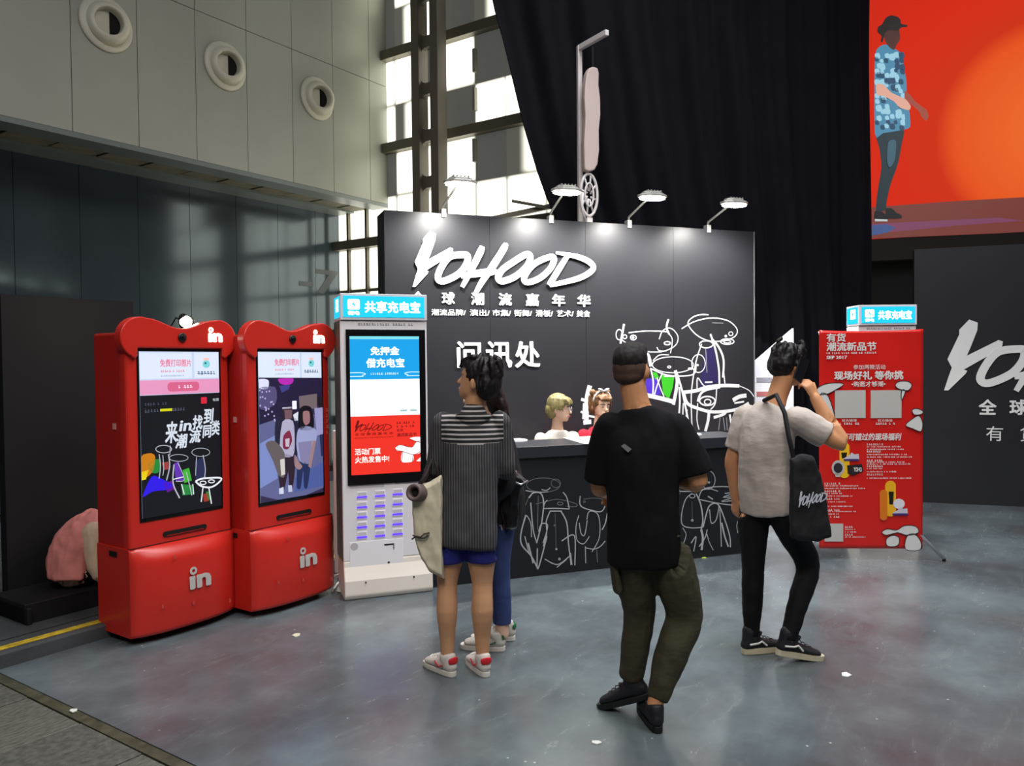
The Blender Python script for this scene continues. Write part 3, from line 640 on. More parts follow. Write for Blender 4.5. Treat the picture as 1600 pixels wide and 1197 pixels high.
# --- lamps along the top of the backdrop
mlh = mat('lamp housing grey', (176, 174, 170), .4, .3)
labs = ('first booth lamp from the left, in front of the windows', 'second booth lamp from the left, at the curtain edge beside the wheel sign', 'third booth lamp from the left, against the black curtain', 'rightmost booth lamp on top of the black wall')
for i, ((bx, by), (hx, hy)) in enumerate((((693, 327), (720, 284)), ((861, 337), (887, 297)), ((983, 346), (1021, 306)), ((1107, 354), (1149, 317)))):
    lx = BD.loc(bx, by)[0]
    e = emp(BD, 'arm_lamp', lx, .02, TOP, label=labs[i], cat='lamp', group='flood lamps on the booth wall')
    ey, ez = -.5, 0
    # head place: solve height from pixel at that depth
    wx_, wy_, _ = BD.world(lx, -.5); r = ray(hx, hy)
    # local target
    hf = Fr(*BD.world(0, -.5)[:2], 20.3); hl, hz = hf.loc(hx, hy); dx, dz_ = hl-lx, hz-TOP
    MB().box(-.022, .022, -.035, .035, -.035, .04).build('clamp', mlh, e, bevel=.004)
    MB().tube([(0, -.01, .01), (0, -.015, .07), (dx*.93, -.5+.06, dz_-.0)], [.012, .011, .009]).build('arm', mlh, e, True)
    # flat octagonal head
    a, b = .135, .085; O = [(a*.55, -b), (a, -b*.4), (a, b*.4), (a*.55, b), (-a*.55, b), (-a, b*.4), (-a, -b*.4), (-a*.55, -b)]
    mb = MB(); mb.vprism([(dx+p[0]*1., -.5+p[1]) for p in O], dz_-.012, dz_+.012); mb.vprism([(dx+p[0]*.72, -.5+p[1]*.72) for p in O], dz_+.012, dz_+.034)
    hd = mb.build('lamp_head', mlh, e, bevel=.006)
    mb = MB()
    for k in range(5): mb.box(dx-.07+k*.032, dx-.062+k*.032, -.55, -.45, dz_+.034, dz_+.048)
    mb.build('cooling_fin', mlh, hd)
    MB().vprism([(dx+p[0]*.86, -.5+p[1]*.86) for p in O], dz_-.026, dz_-.0125).build('lens', mat('lamp lens', (255, 255, 236), .3, emit=30), e)
    l = bpy.data.lights.new('booth_lamp', 'SPOT'); l.energy = 190; l.color = (1, .98, .93); l.spot_size = R(150); l.spot_blend = .7; l.shadow_soft_size = .06
    o = bpy.data.objects.new('booth_lamp', l); COL.objects.link(o); p = BD.world(lx+dx, -.5+.02, TOP+dz_-.04); o.location = p
    t = BD.world(lx+dx*1.0, -.12, 1.2); o.rotation_euler = (Vector(t)-Vector(p)).to_track_quat('-Z', 'Y').to_euler()

# --- hanging sign on the booth wall
HS = Fr(*BD.world(BD.loc(909, 340, .15)[0], .15)[:2], 20.3)
hs = emp(HS, 'hanging_sign', z=0, label='tall white gallows pole hanging a long beige slab above a white wire wheel', cat='sculpture')
mwp = mat('white painted metal', (214, 206, 206), .45)
q = lambda x, y, yo=0: HS.loc(x, y, yo)
(px_, pz) = q(905, 72); (_, pb) = q(905, 300)
MB().box(px_-.022, px_+.022, -.02, .02, TOP-.03, pz).build('pole', mwp, hs, bevel=.003)
ax, az = q(921, 64)
MB().box(-.02, .02, -.42, 0, -.025, .025, Matrix.Translation((px_, 0, pz-.02)) @ Matrix.Rotation(R(12), 4, 'Z')).build('arm', mwp, hs, bevel=.003)
sx = q(918, 140)[0]
MB().tube([(sx+.01, -.1, q(918, 114)[1]), (sx+.01, -.1, pz-.03)], .0025, 5).build('cord', mat('dark cord', (60, 54, 54), .8), hs)
pts = [(904, 270), (903, 230), (905, 190), (903.5, 160), (904.5, 140), (907, 122), (911, 114), (917, 112), (924, 114), (926, 122), (925.5, 140), (928, 160), (928.5, 185), (926, 210), (926.5, 240), (924, 262), (919, 271), (911, 273)]
sl = MB().prism([q(*p) for p in pts], -.14, -.06).build('slab', mat('pinkish beige board', (196, 176, 170), .6), hs, bevel=.012)
(wx_, wz) = q(913, 308); wr = (q(913, 277)[1]-q(913, 342)[1])/2; wxr = (q(926, 308)[0]-q(900, 308)[0])/2
mb = MB()
mb.tube([(wx_+wxr*math.cos(t*math.pi/14), -.1, wz+wr*math.sin(t*math.pi/14)) for t in range(28)], .014, 8, True)
mb.tube([(wx_+wxr*.5*math.cos(t*math.pi/10), -.11, wz+wr*.55*math.sin(t*math.pi/10)) for t in range(20)], .010, 8, True)
wo = mb.build('wheel_rim', mwp, hs, True)
for k in range(8):
    a = math.pi*k/4+.3
    MB().tube([(wx_+wxr*.2*math.cos(a), -.1, wz+wr*.2*math.sin(a)), (wx_+wxr*math.cos(a+.25), -.1, wz+wr*math.sin(a+.25))], .009, 6).build('wheel_spoke', mwp, hs, True)
MB().tube([(px_-.02, -.1, wz+.02), (px_-.03, -.1, wz-.14), (px_+.03, -.08, TOP-.01)], .011).build('bracket', mwp, hs, True)
MB().box(wx_-.03, wx_+.03, -.12, .03, TOP-.02, TOP+.05).build('foot', mwp, hs, bevel=.004)

# rail and joist things seen behind the booth top
rl = MB().tube([at(800, 314, 8.2), at(884, 329, 8.1)], .016).build('steel_rail', mat('grey rail', (120, 116, 106), .5)); tag(rl, 'thin grey rail crossing the windows just above the booth wall', 'rail')
bx = MB()
p, q_ = at(770, 342, 8.3), at(882, 318, 8.2)
bx.tube([p, q_], .035, 4); rb = bx.build('window_beam', mfr); tag(rb, 'low steel beam in front of the windows near the second lamp', 'beam')

# white panel standing in for the bright gap beyond the booth end
WB = Fr(*at(1180, 650, 8.42)[:2], 8)
wbx = emp(WB, 'bright_gap_panel', label='white slant-topped panel standing in for the bright gap past the booth wall', cat='board')
P = [WB.loc(*p) for p in ((1160, 582), (1240, 513), (1240, 640))]
pts = [P[0], P[1], (P[2][0], 0.0), (P[0][0], 0.0)]
MB().prism(pts, 0, .04).build('gap_panel', mat('gap white', (240, 240, 244), .5, noise_amt=.0), wbx)
for yy, cc in ((590, (150, 150, 160)), (612, (190, 110, 110)), (635, (120, 120, 130))):
    a = WB.loc(1182, yy); b = WB.loc(1206, yy+7); MB().box(a[0], b[0], -.004, 0, b[1], a[1]).build('gap_strip', mat('print %d' % yy, cc, .6), wbx)
l = bpy.data.lights.new('gap_fill_spot', 'SPOT'); l.energy = 130; l.spot_size = R(24); l.color = (.95, .97, 1); o = bpy.data.objects.new('gap_fill_spot', l); COL.objects.link(o); p = at(1215, 540, 7.6); p.z = 3.0; p.x -= .1; o.location = p  # added spot without a fixture, brightens the gap panel
o.rotation_euler = (at(1215, 560, 8.42)-p).to_track_quat('-Z', 'Y').to_euler()

# right sign wall lettering
ux = (RW.loc(1560, 560)[0]-RW.loc(1475, 560)[0])
Y0 = RW.loc(1475, 610); Y1 = RW.loc(1532, 499)
k = (Y1[1]-Y0[1])/((550-178)); 
mgw = mat('grey white vinyl', (226, 226, 224), .6)
rf = lambda u, v: (Y0[0]+(u-230)*k, Y0[1]+(550-v)*k)
logo(rf, k, -.003, mgw, rw, .006)
cw = k*100
for i, ch in enumerate('全球潮流嘉年华'):
    x = RW.loc(1543, 636)[0] + i*(RW.loc(1586, 636)[0]-RW.loc(1543, 636)[0])*1.12; zt, zb = RW.loc(1543, 624)[1], RW.loc(1543, 648)[1]
    text('lettering', ch, (x-.085, x+.085, zb, zt), -.001, mgw, rw, bold=.035, thick=.003)
for i, ch in enumerate('有货潮流新品节'):
    x = RW.loc(1554, 676)[0] + i*.32; zt, zb = RW.loc(1554, 666)[1], RW.loc(1554, 689)[1]
    text('lettering', ch, (x-.08, x+.08, zb, zt), -.001, mgw, rw, bold=.0, thick=.003)
# ================================================================== RED PHOTO KIOSKS
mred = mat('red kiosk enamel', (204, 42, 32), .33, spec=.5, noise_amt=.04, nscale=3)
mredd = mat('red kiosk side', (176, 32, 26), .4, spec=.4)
mblk2 = mat('black gloss', (10, 10, 12), .25)
def logo_in(parent, cx, cz, s, y, m, name):
    """small 'in' mark: ring over a stem, then an arch letter"""
    t = text(name, '\u0131n', (cx-s*.55, cx+s*.6, cz-s*.4, cz+s*.25), y, m, parent, bold=.055, thick=.003)
    MB().ring((cx-s*.34, cz+s*.48), s*.085, s*.19, y-.003, y, 20).build(name + '_ring', m, parent)
def kiosk(fr, label, lit):
    e = emp(fr, 'photo_kiosk', label=label, cat='photo kiosk', group='red photo kiosks')
    hw = .335
    # main body box behind the front
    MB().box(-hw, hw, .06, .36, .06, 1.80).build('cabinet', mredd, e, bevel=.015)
    # front door with screen, chamfered edges
    mb = MB(); mb.prism([(-hw-.005, .52), (hw+.005, .52), (hw+.005, 1.72), (-hw-.005, 1.72)], .0, .07)
    o = mb.build('front_panel', mred, e, bevel=.02, bseg=3)
    # bear-ear head plate
    pts = []
    xe, ze, re = .258, 1.768, .122
    for k in range(0, 21): a = R(-62 + k*(180-10)/20); pts.append((xe+re*math.cos(a), ze+re*math.sin(a)))
    a_end = pts[-1]
    for k in range(1, 12):
        t = k/12; x = a_end[0]*(1-2*t)+0*0; zz = 1.828 + (a_end[1]-1.828)*(0.5+0.5*math.cos(2*math.pi*t)); pts.append((x, zz))
    left = [(-x, z) for x, z in pts[:21]][::-1]; pts += left
    pts += [(-.300, 1.648), (-.280, 1.66), (-.278, 1.71), (.278, 1.71), (.280, 1.66), (.300, 1.648)]
    MB().prism(pts, -.025, .045).build('bear_ear_head', mred, e, bevel=.008, bseg=3)
    # lower cabinet: curved front, bowed out at top and foot
    def low():
        bm = bmesh.new(); nx, nz = 16, 24; V = []
        for j in range(nz+1):
            z = .045 + (.555-.045)*j/nz; t = (z-.045)/.51
            out = .07 + .022*math.sin(t*math.pi); 
            if t > .86: out *= max(0, 1-(t-.86)/.14*1.0)**.6
            row = []
            for i in range(nx+1):
                u = -1+2*i/nx; zz = z
                if j == nz: zz = .555
                row.append(bm.verts.new((u*(hw+.012), -out*(1-abs(u)**3.0*.9) + .0, zz)))
            V.append(row)
        for j in range(nz):
            for i in range(nx): bm.faces.new((V[j][i], V[j][i+1], V[j+1][i+1], V[j+1][i]))
        back = [[bm.verts.new((u, .34, z)) for u in (-hw-.012, hw+.012)] for z in (.045, .555)]
        bm.faces.new([back[0][0], back[0][1]] + V[0][::-1]); bm.faces.new(V[nz] + [back[1][1], back[1][0]])
        bm.faces.new([back[0][0]] + [V[j][0] for j in range(nz+1)] + [back[1][0]]); bm.faces.new([back[1][1]] + [V[j][nx] for j in range(nz, -1, -1)] + [back[0][1]])
        bm.faces.new([back[0][1], back[0][0], back[1][0], back[1][1]])
        bmesh.ops.recalc_face_normals(bm, faces=bm.faces)
        me = bpy.data.meshes.new('l'); bm.to_mesh(me); bm.free(); o = link('lower_cabinet', me, mred, e)
        for p in me.polygons: p.use_smooth = len(p.vertices) == 4
        return o
    low()
    MB().box(-hw-.006, hw+.006, -.004, .02, .556, .560).build('door_gap', mat('red shadow gap', (70, 12, 10), .8), e)
    # print slot
    sl = MB().prism(rrect(-.135, .155, .590, .622, .015), -.006, .002).build('print_slot', mat('slot black', (14, 8, 8), .6), e)
    MB().prism(rrect(-.115, .135, .594, .598, .0018), -.008, -.006).build('slot_lip', mredd, sl)
    # camera lens
    M = Matrix.Translation((-.002, -.025, 1.775)) @ Matrix.Rotation(R(90), 4, 'X')
    cb = MB().lathe([(.026, 0), (.027, .008), (.02, .01)], 24, M).build('camera_ring', mat('lens ring', (26, 18, 18), .4), e, True)
    MB().lathe([(.016, .010), (.012, .013)], 20, M).build('camera_lens', mblk2, cb, True)
    logo_in(e, .225, 1.785, .085, -.0255, mat('lit white logo', (255, 244, 226), .4, emit=5), 'lit_logo')
    logo_in(e, .04, .315, .125, -.0965, mat('grey logo', (196, 190, 186), .5), 'front_logo')
    # side fittings, hinge plates, screen bezel
    MB().box(-hw-.017, -hw, .12, .2, .50, .53).build('side_slot', mat('slot black', (14, 8, 8), .6), e)
    MB().box(-hw-.006, -hw-.001, .12, .15, 1.24, 1.275).build('side_sticker', mat('sticker pink', (214, 150, 146), .6), e)
    for x, z in ((-.2, .21), (.25, .13), (-.12, .48), (.0, .18)):
        MB().prism(ellipse(x, z, .008, .014, 8), -.0925, -.0905).build('sticker_scrap', mat('scrap pink', (190, 66, 58), .6), e)
    for sx in (-.24, .24):
        for y in (.06, .3):
            c = MB(); c.cyl((sx, y-.012, .03), (sx, y+.012, .03), .028, n=14); c.box(sx-.02, sx+.02, y-.02, y+.02, .045, .06); c.build('caster', mat('grey caster', (60, 58, 58), .5), e)
    MB().box(-.275, .275, -.004, .01, .70, 1.705).build('screen_bezel', mblk2, e)
    return e
def scr_rect(parent, name, x0, x1, z0, z1, c, layer, s=1.0, r=0):
    m = E(c, s); y = -.0045-.0012*layer
    if r: return MB().prism(rrect(x0, x1, z0, z1, r), y-.001, y).build(name, m, parent)
    return MB().box(x0, x1, y-.001, y, z0, z1).build(name, m, parent)
K1 = Fr(-2.0, 4.75, 55.4); K2 = Fr(*ground(460, 945), 55.4)
def screen_header(e, z1):
    z = 1.69
    scr_rect(e, 'screen_background', -.262, .262, .722, z, (196, 210, 236), 0, .95)
    for dx in ((-.262, .078), (.086, .262)): scr_rect(e, 'screen_card', dx[0]+.004, dx[1]-.004, z1+.004, z-.006, (214, 224, 244), 1, 1.0)
    text('screen_lettering', '免费打印照片', (-.135, .068, z-.09, z-.045), -.0075, E((224, 110, 140)), e, bold=.02)
    fineprint('screen_fine_print', (-.13, .02, z-.122, z-.110), -.0075, E((220, 120, 130)), e)
    fineprint('screen_fine_print', (-.13, .02, z-.148, z-.140), -.0075, E((140, 150, 180)), e)
    fineprint('screen_fine_print', (.11, .235, z-.14, z-.120), -.0075, E((80, 100, 130)), e)
    MB().prism(ellipse(.172, z-.075, .026, .024, 14), -.0079, -.0069).build('screen_icon', E((120, 206, 210)), e)
    MB().prism(ellipse(.172, z-.045, .022, .009, 12), -.0083, -.0073).build('screen_icon', E((240, 190, 180)), e)
    MB().prism(ellipse(.166, z-.07, .007, .007, 8), -.0085, -.0076).build('screen_icon', E((40, 90, 110)), e)
k1 = kiosk(K1, 'nearest red kiosk with bear ear top, its screen showing white brush writing', True)
screen_header(k1, 1.525)
f = cropper(K1, 200, 480, 3.418)
cl2 = lambda p: (max(-.262, min(.262, p[0])), max(.722, p[1]))
def kf(e, fr, pts, c, layer, s=1.0, name='screen_image', crop=(200, 480, 3.418)):
    fn = cropper(fr, *crop, -.004-.0012*layer)
    if len(pts) > 4: pts = smoothp(pts, 3)
    return MB().prism([cl2(fn(*p)) for p in pts], -.0055-.0012*layer, -.0045-.0012*layer).build(name, E(c, s), e)
scr_rect(k1, 'screen_banner', -.262, .262, 1.437, 1.522, (222, 146, 186), 1)
scr_rect(k1, 'screen_button', -.09, .12, 1.452, 1.507, (208, 96, 134), 2, 1, .022)
fineprint('screen_fine_print', (-.02, .08, 1.47, 1.488), -.009, E((250, 220, 230)), k1)
scr_rect(k1, 'screen_picture', -.262, .262, .722, 1.434, (20, 22, 28), 1, .9)
fineprint('screen_fine_print', (-.235, -.1, 1.375, 1.39), -.009, E((70, 74, 90)), k1)
fineprint('screen_fine_print', (-.235, .03, 1.335, 1.352), -.0075, E((80, 84, 100)), k1)
scr_rect(k1, 'screen_mark', -.14, -.065, 1.337, 1.352, (206, 206, 20), 3, 1)
scr_rect(k1, 'screen_mark', .13, .17, 1.37, 1.41, (206, 40, 60), 3, 1, .005)
text('screen_lettering', '有货', (.212, .255, 1.382, 1.4), -.009, E((180, 190, 190)), k1, bold=.02)
for ch, bx4 in (('来', (468, 755, 548, 885)), ('in', (556, 748, 636, 808)), ('找', (640, 715, 706, 800)), ('到', (708, 672, 775, 765)), ('潮', (533, 832, 612, 915)), ('流', (620, 802, 695, 882)), ('同', (702, 778, 762, 852)), ('类', (758, 748, 812, 836))):
    bb4 = tb(K1, 140, 470, 3.99, bx4, -.009); bb4 = (bb4[0], min(.26, bb4[1]), bb4[2], bb4[3]); text('screen_lettering', ch, bb4, -.009, E((206, 214, 226)), k1, bold=.03, shear=.15)
for pts, c in (([(66, 800), (120, 780), (145, 800), (130, 880), (75, 915)], (196, 120, 20)), ([(68, 880), (110, 870), (95, 920), (70, 925)], (230, 210, 20)), ([(105, 840), (150, 812), (172, 820), (165, 880), (130, 885)], (34, 130, 54)),
               ([(78, 1015), (110, 930), (140, 900), (215, 935), (240, 950), (215, 975), (130, 985)], (46, 26, 220)), ([(190, 940), (240, 925), (250, 970), (210, 990)], (96, 20, 140)), ([(245, 835), (270, 825), (298, 930), (255, 930)], (96, 50, 170)), ([(292, 870), (325, 858), (340, 925), (300, 940)], (60, 170, 50)), ([(285, 945), (345, 950), (350, 1000), (290, 1005)], (40, 130, 60)), ([(358, 820), (405, 800), (410, 910), (360, 920)], (40, 44, 80)), ([(180, 830), (215, 825), (218, 865), (190, 870)], (150, 60, 60)), ([(400, 1000), (425, 990), (430, 1035), (405, 1040)], (150, 50, 40)), ([(415, 985), (440, 985), (440, 1030), (425, 1030)], (40, 120, 50))):
    kf(k1, K1, pts, c, 2)
def kdood(e, fr, strokes, layer, c, crop):
    fn = cropper(fr, *crop, -.004-.0012*layer); u_ = abs(fn(300, 800)[0]-fn(200, 800)[0])/100; mb = MB()
    for i, st in enumerate(strokes): mb.ribbon([cl2(fn(*p)) for p in st[0]], st[1]*u_, -.0055-.0012*layer-.0002*(i % 5), closed=len(st) > 2, sub=4)
    return mb.build('screen_doodle', E(c), e)
cr = (200, 480, 3.418)
kdood(k1, K1, [(el(190, 758, 42, 20), 4, 1), (el(270, 805, 50, 18), 3, 1), (el(388, 775, 48, 22), 3, 1), ([(225, 740), (222, 790)], 4), ([(165, 785), (172, 850), (165, 915)], 5), ([(215, 785), (222, 850), (205, 925)], 6), ([(185, 790), (190, 860), (185, 900)], 4), ([(245, 840), (240, 940), (275, 1020)], 7), ([(265, 830), (300, 920), (255, 930)], 4), ([(310, 880), (330, 960), (340, 1005)], 5), ([(365, 800), (360, 900)], 4), ([(400, 790), (412, 860), (408, 915)], 5)], 3, (170, 176, 186), cr)
kdood(k1, K1, [([(360, 930), (400, 915), (495, 912), (480, 940), (440, 962), (390, 955), (360, 930)], 9), (el(400, 938, 16, 9, 8), 5, 1), (el(445, 930, 16, 8, 8), 5, 1), ([(400, 960), (390, 1040)], 6), ([(430, 960), (445, 1050)], 6), ([(240, 920), (296, 906)], 5), ([(285, 945), (300, 1000)], 5), ([(345, 945), (350, 1000)], 5)], 4, (226, 230, 236), cr)
k2 = kiosk(K2, 'second red kiosk, its screen showing two people in a dim photo', True)
screen_header(k2, 1.50)
scr_rect(k2, 'screen_picture', -.262, .262, .722, 1.495, (52, 46, 76), 1, .9)
cr = (380, 480, 3.738)
def k2f(pts, c, layer, name='screen_image', s=1.0): return kf(k2, K2, pts, c, layer, s, name, cr)
k2f([(70, 690), (200, 660), (470, 640), (480, 1052), (84, 1105)], (92, 96, 140), 2)
k2f([(76, 800), (200, 740), (200, 1000), (90, 1060)], (120, 134, 190), 3)
k2f([(300, 1000), (476, 900), (478, 1040), (300, 1080)], (74, 90, 150), 3)
k2f([(60, 412), (480, 412), (480, 560), (60, 690)], (36, 28, 58), 3)
k2f([(82, 425), (120, 418), (148, 430), (145, 475), (120, 480), (85, 470)], (214, 216, 240), 4)
k2f([(72, 480), (185, 465), (190, 560), (120, 600), (78, 570)], (80, 74, 116), 4)
random.seed(11)
mbp = MB()
for _ in range(26):
    fn = cropper(K2, *cr, -.01); x = random.uniform(75, 180); y = random.uniform(480, 660); mbp.prism([cl2(fn(*p)) for p in ((x, y), (x+8, y-3), (x+10, y+7), (x+2, y+9))], -.0107, -.0103)
o = mbp.build('screen_speckle', E((168, 160, 206)), k2); o['kind'] = 'stuff'
k2f([(205, 418), (290, 415), (285, 445), (250, 455), (215, 445)], (176, 40, 170), 4)
k2f([(210, 460), (275, 450), (265, 480), (225, 500)], (60, 60, 130), 4)
k2f([(325, 520), (430, 505), (430, 590), (330, 600)], (110, 96, 100), 4)
text('screen_lettering', '1', (-.0, .035, 1.31, 1.365), -.0115, E((235, 235, 245)), k2, bold=.03)
k2f([(228, 585), (312, 580), (312, 590), (228, 595)], (190, 180, 200), 5)
k2f([(290, 630), (320, 610), (330, 660), (300, 665)], (210, 214, 230), 5)
# two figures on the screen, a third at the edge
k2f([(225, 590), (285, 575), (295, 640), (230, 660)], (44, 34, 46), 5); k2f([(240, 600), (285, 600), (282, 650), (245, 655)], (110, 80, 88), 6)
k2f([(190, 660), (240, 640), (310, 650), (330, 760), (300, 900), (200, 880), (185, 780)], (34, 34, 56), 5)
k2f([(228, 670), (290, 665), (300, 780), (290, 870), (215, 860)], (168, 164, 190), 6)
k2f([(235, 750), (270, 720), (285, 780), (260, 830), (232, 820)], (120, 40, 66), 7); k2f([(245, 770), (270, 765), (268, 815), (248, 815)], (190, 176, 190), 8)
k2f([(130, 800), (180, 780), (240, 850), (240, 990), (205, 980), (175, 900)], (96, 88, 90), 7)
k2f([(215, 890), (240, 885), (245, 975), (222, 985)], (200, 196, 190), 8)
k2f([(205, 870), (300, 880), (290, 1050), (270, 1060), (262, 960), (240, 1060), (215, 1060)], (44, 30, 44), 6)
k2f([(210, 1060), (235, 1050), (236, 1090), (210, 1092)], (200, 206, 224), 8); k2f([(262, 1040), (284, 1040), (286, 1078), (264, 1080)], (180, 186, 210), 8)
k2f([(325, 600), (355, 575), (395, 585), (412, 650), (405, 720), (330, 715), (320, 660)], (22, 18, 26), 6)
k2f([(350, 610), (385, 610), (388, 670), (365, 690), (350, 665)], (150, 108, 112), 7)
k2f([(318, 720), (350, 695), (400, 700), (432, 730), (420, 800), (395, 910), (330, 900), (310, 800)], (150, 156, 196), 6)
k2f([(320, 790), (400, 780), (395, 910), (335, 905)], (126, 122, 160), 7)
k2f([(405, 780), (425, 780), (395, 940), (380, 930)], (150, 120, 124), 8); k2f([(300, 860), (322, 900), (345, 930), (325, 950), (300, 925)], (150, 120, 124), 8)
k2f([(322, 905), (390, 905), (375, 1050), (355, 1050), (350, 950), (335, 1055), (312, 1050)], (34, 44, 84), 6)
k2f([(430, 530), (462, 520), (470, 580), (440, 590)], (34, 26, 36), 6); k2f([(415, 590), (470, 585), (472, 740), (430, 750)], (150, 146, 190), 6); k2f([(445, 740), (472, 738), (470, 870), (455, 870)], (40, 44, 80), 6)
fineprint('side_fine_print', (.303, .325, 1.12, 1.30), -.0005, mat('faded pink print', (226, 120, 110), .6), k2, rows=5)
# small lit clamp lamp behind the first kiosk
cl = empty('clamp_lamp', (0, 0, 0), 0, 'small lit clamp lamp with black cable behind the top of the nearest red kiosk', 'lamp')
p = at(291, 503, 5.15); cl.location = p
M = Matrix.Rotation(R(160), 4, 'X') @ Matrix.Rotation(R(25), 4, 'Y')
MB().lathe([(.02, -.06), (.03, -.045), (.05, .0), (.052, .012)], 18, M @ Matrix.Rotation(R(70), 4, 'X')).build('shade', mblk2, cl, True)
bm = bmesh.new(); bmesh.ops.create_icosphere(bm, subdivisions=3, radius=.038); me = bpy.data.meshes.new('b'); bm.to_mesh(me); bm.free()
o = link('bulb', me, mat('warm bulb', (255, 232, 190), .4, emit=14), cl, True); o.location = (.01, -.03, .0)
MB().tube([(0, .0, -.04), (-.01, .05, -.14), (0, .06, -.30)], .008).build('stem', mblk2, cl, True)
MB().tube([(-.02, 0, 0), (-.07, .01, .03), (-.11, .02, -.03), (-.1, .03, -.12)], .005).build('cable', mblk2, cl, True)
l = bpy.data.lights.new('bulb_light', 'POINT'); l.energy = 4; l.color = (1, .85, .6); l.shadow_soft_size = .04; o = bpy.data.objects.new('bulb_light', l); COL.objects.link(o); o.location = p + Vector((.06, -.1, .02))

# ================================================================== POWER BANK KIOSKS
mgy = mat('light grey kiosk', (236, 230, 234), .4, noise_amt=.03, nscale=3); mbl = mat('cyan lit sign', (24, 184, 226), .4, emit=1.35)
mlw = mat('lit white', (250, 255, 255), .4, emit=2.6)
C1 = Fr(*ground(606, 930), 20.3)
def charger(fr, label, full=True, hw=.30, dep=.27):
    e = emp(fr, 'charging_kiosk', label=label, cat='charging kiosk', group='power bank kiosks')
    # body with flared foot
    MB().box(-hw, hw, .0, dep, .26, 1.90).build('body', mgy, e, bevel=.006)
    pts = [(0, .26), (-.003, .22), (-.02, .17), (-.035, .13), (-.038, .03), (-.02, .0), (dep, 0), (dep, .26)]
    bm = bmesh.new(); A = [bm.verts.new((-hw, y, z)) for y, z in pts]; B = [bm.verts.new((hw+.015, y, z)) for y, z in pts]
    bm.faces.new(A); bm.faces.new(B[::-1])
    for i in range(len(pts)): bm.faces.new((A[i], B[i], B[(i+1) % len(pts)], A[(i+1) % len(pts)]))
    bmesh.ops.recalc_face_normals(bm, faces=bm.faces); me = bpy.data.meshes.new('b'); bm.to_mesh(me); bm.free()
    o = link('foot', me, mat('warm white kiosk foot', (242, 232, 220), .35), e); md = o.modifiers.new('b', 'BEVEL'); md.width = .008; md.segments = 2
    lb = MB().box(-hw, hw, -.015, dep, 1.905, 2.085).build('lightbox', mat('white lightbox frame', (222, 222, 226), .35, emit=0), e, bevel=.005)
    MB().box(-hw+.02, hw-.02, -.019, -.014, 1.925, 2.068).build('lightbox_face', mbl, lb)
    MB().box(-hw-.004, -hw, .01, dep-.02, 1.925, 2.068).build('lightbox_side', mbl, lb)
    # emblem: rounded tile over a word
    MB().prism(rrect(-hw+.05, -hw+.13, 1.975, 2.045, .012), -.0215, -.0195).build('emblem_tile', mlw, lb)
    text('emblem_lettering', '街电', (-hw+.05, -hw+.13, 1.938, 1.966), -.02, mlw, lb, bold=.05)
    MB().prism([(-hw+.095, 2.036), (-hw+.075, 2.006), (-hw+.09, 2.006), (-hw+.083, 1.982), (-hw+.106, 2.013), (-hw+.092, 2.013)], -.0228, -.0216).build('bolt_mark', mbl, lb)
    text('lightbox_lettering', '共享充电宝', (-hw+.165, hw-.05, 1.955, 2.035), -.0195, mlw, lb, bold=.035)
    M = Matrix.Translation((-hw-.0045, 0, 0)) @ Matrix.Rotation(R(-90), 4, 'Z')
    mb = MB(); mb.box(-.0, .001, .05, .14, 1.975, 2.055); 
    sd = MB(); sd.box(-hw-.0055, -hw-.004, .05, .15, 1.965, 2.05).build('side_tile', mlw, lb)
    MB().prism([(0, .035), (-.022, -.004), (-.004, -.004), (-.012, -.035), (.02, .006), (.002, .006)], -.001, .001).build('side_bolt', mbl, lb).matrix_local = Matrix.Translation((-hw-.0065, .1, 2.008)) @ Matrix.Rotation(R(-90), 4, 'Z')
    mb.bm.free()
    fineprint('notice_fine_print', (-.18, .21, 1.868, 1.885), -.0005, mat('small print grey', (130, 130, 140), .6), e)
    if not full: return e
    # screen glass
    MB().box(-.265, .285, -.012, .0, .78, 1.842).build('screen_glass', mblk2, e, bevel=.003)
    y = -.0125
    def q(name, x0, x1, z0, z1, c, layer, s=1.0): return MB().box(x0, x1, y-.0012*layer-.001, y-.0012*layer, z0, z1).build(name, E(c, s), e)
    L_, R_ = -.24, .24
    q('screen_blue_panel', L_, R_, 1.50, 1.795, (16, 148, 214), 0, 1.15); q('screen_white_panel', L_, R_, 1.25, 1.50, (236, 246, 252), 0, 1.5); q('screen_red_panel', L_, R_, .85, 1.25, (224, 46, 34), 0, 1.1)
    q('screen_status_bar', L_, R_, 1.775, 1.795, (120, 214, 226), 1)
    text('screen_lettering', '免押金', (-.10, .10, 1.665, 1.725), y-.001, E((250, 252, 220), 1.3), e, bold=.04)
    text('screen_lettering', '借充电宝', (-.13, .135, 1.58, 1.645), y-.001, E((244, 252, 250), 1.3), e, bold=.04)
    fineprint('screen_fine_print', (-.10, .115, 1.532, 1.545), y-.001, E((230, 250, 255)), e)
    for s in (-1, 1):
        mb = MB(); mb.ribbon([(s*.24, 1.547), (s*.17, 1.547), (s*.135, 1.538), (s*.16, 1.528)], .005, y-.003); mb.ribbon([(s*.24, 1.522), (s*.15, 1.522)], .005, y-.0032); mb.build('screen_arrow', E((220, 250, 255)), e)
    for x0, x1 in ((.10, .15), (.17, .22)): q('screen_button', x0, x1, 1.275, 1.287, (150, 190, 190), 1)
    # brush logo and writing on the red part
    un = .00021*1.0
    f0 = lambda u, v: (-.215+(u-230)*un, 1.225-(v-178)*un*1.05)
    mdk = E((110, 14, 10))
    mb = MB(); mb.prism([f0(*p) for p in LG['Y']], y-.003, y-.002)
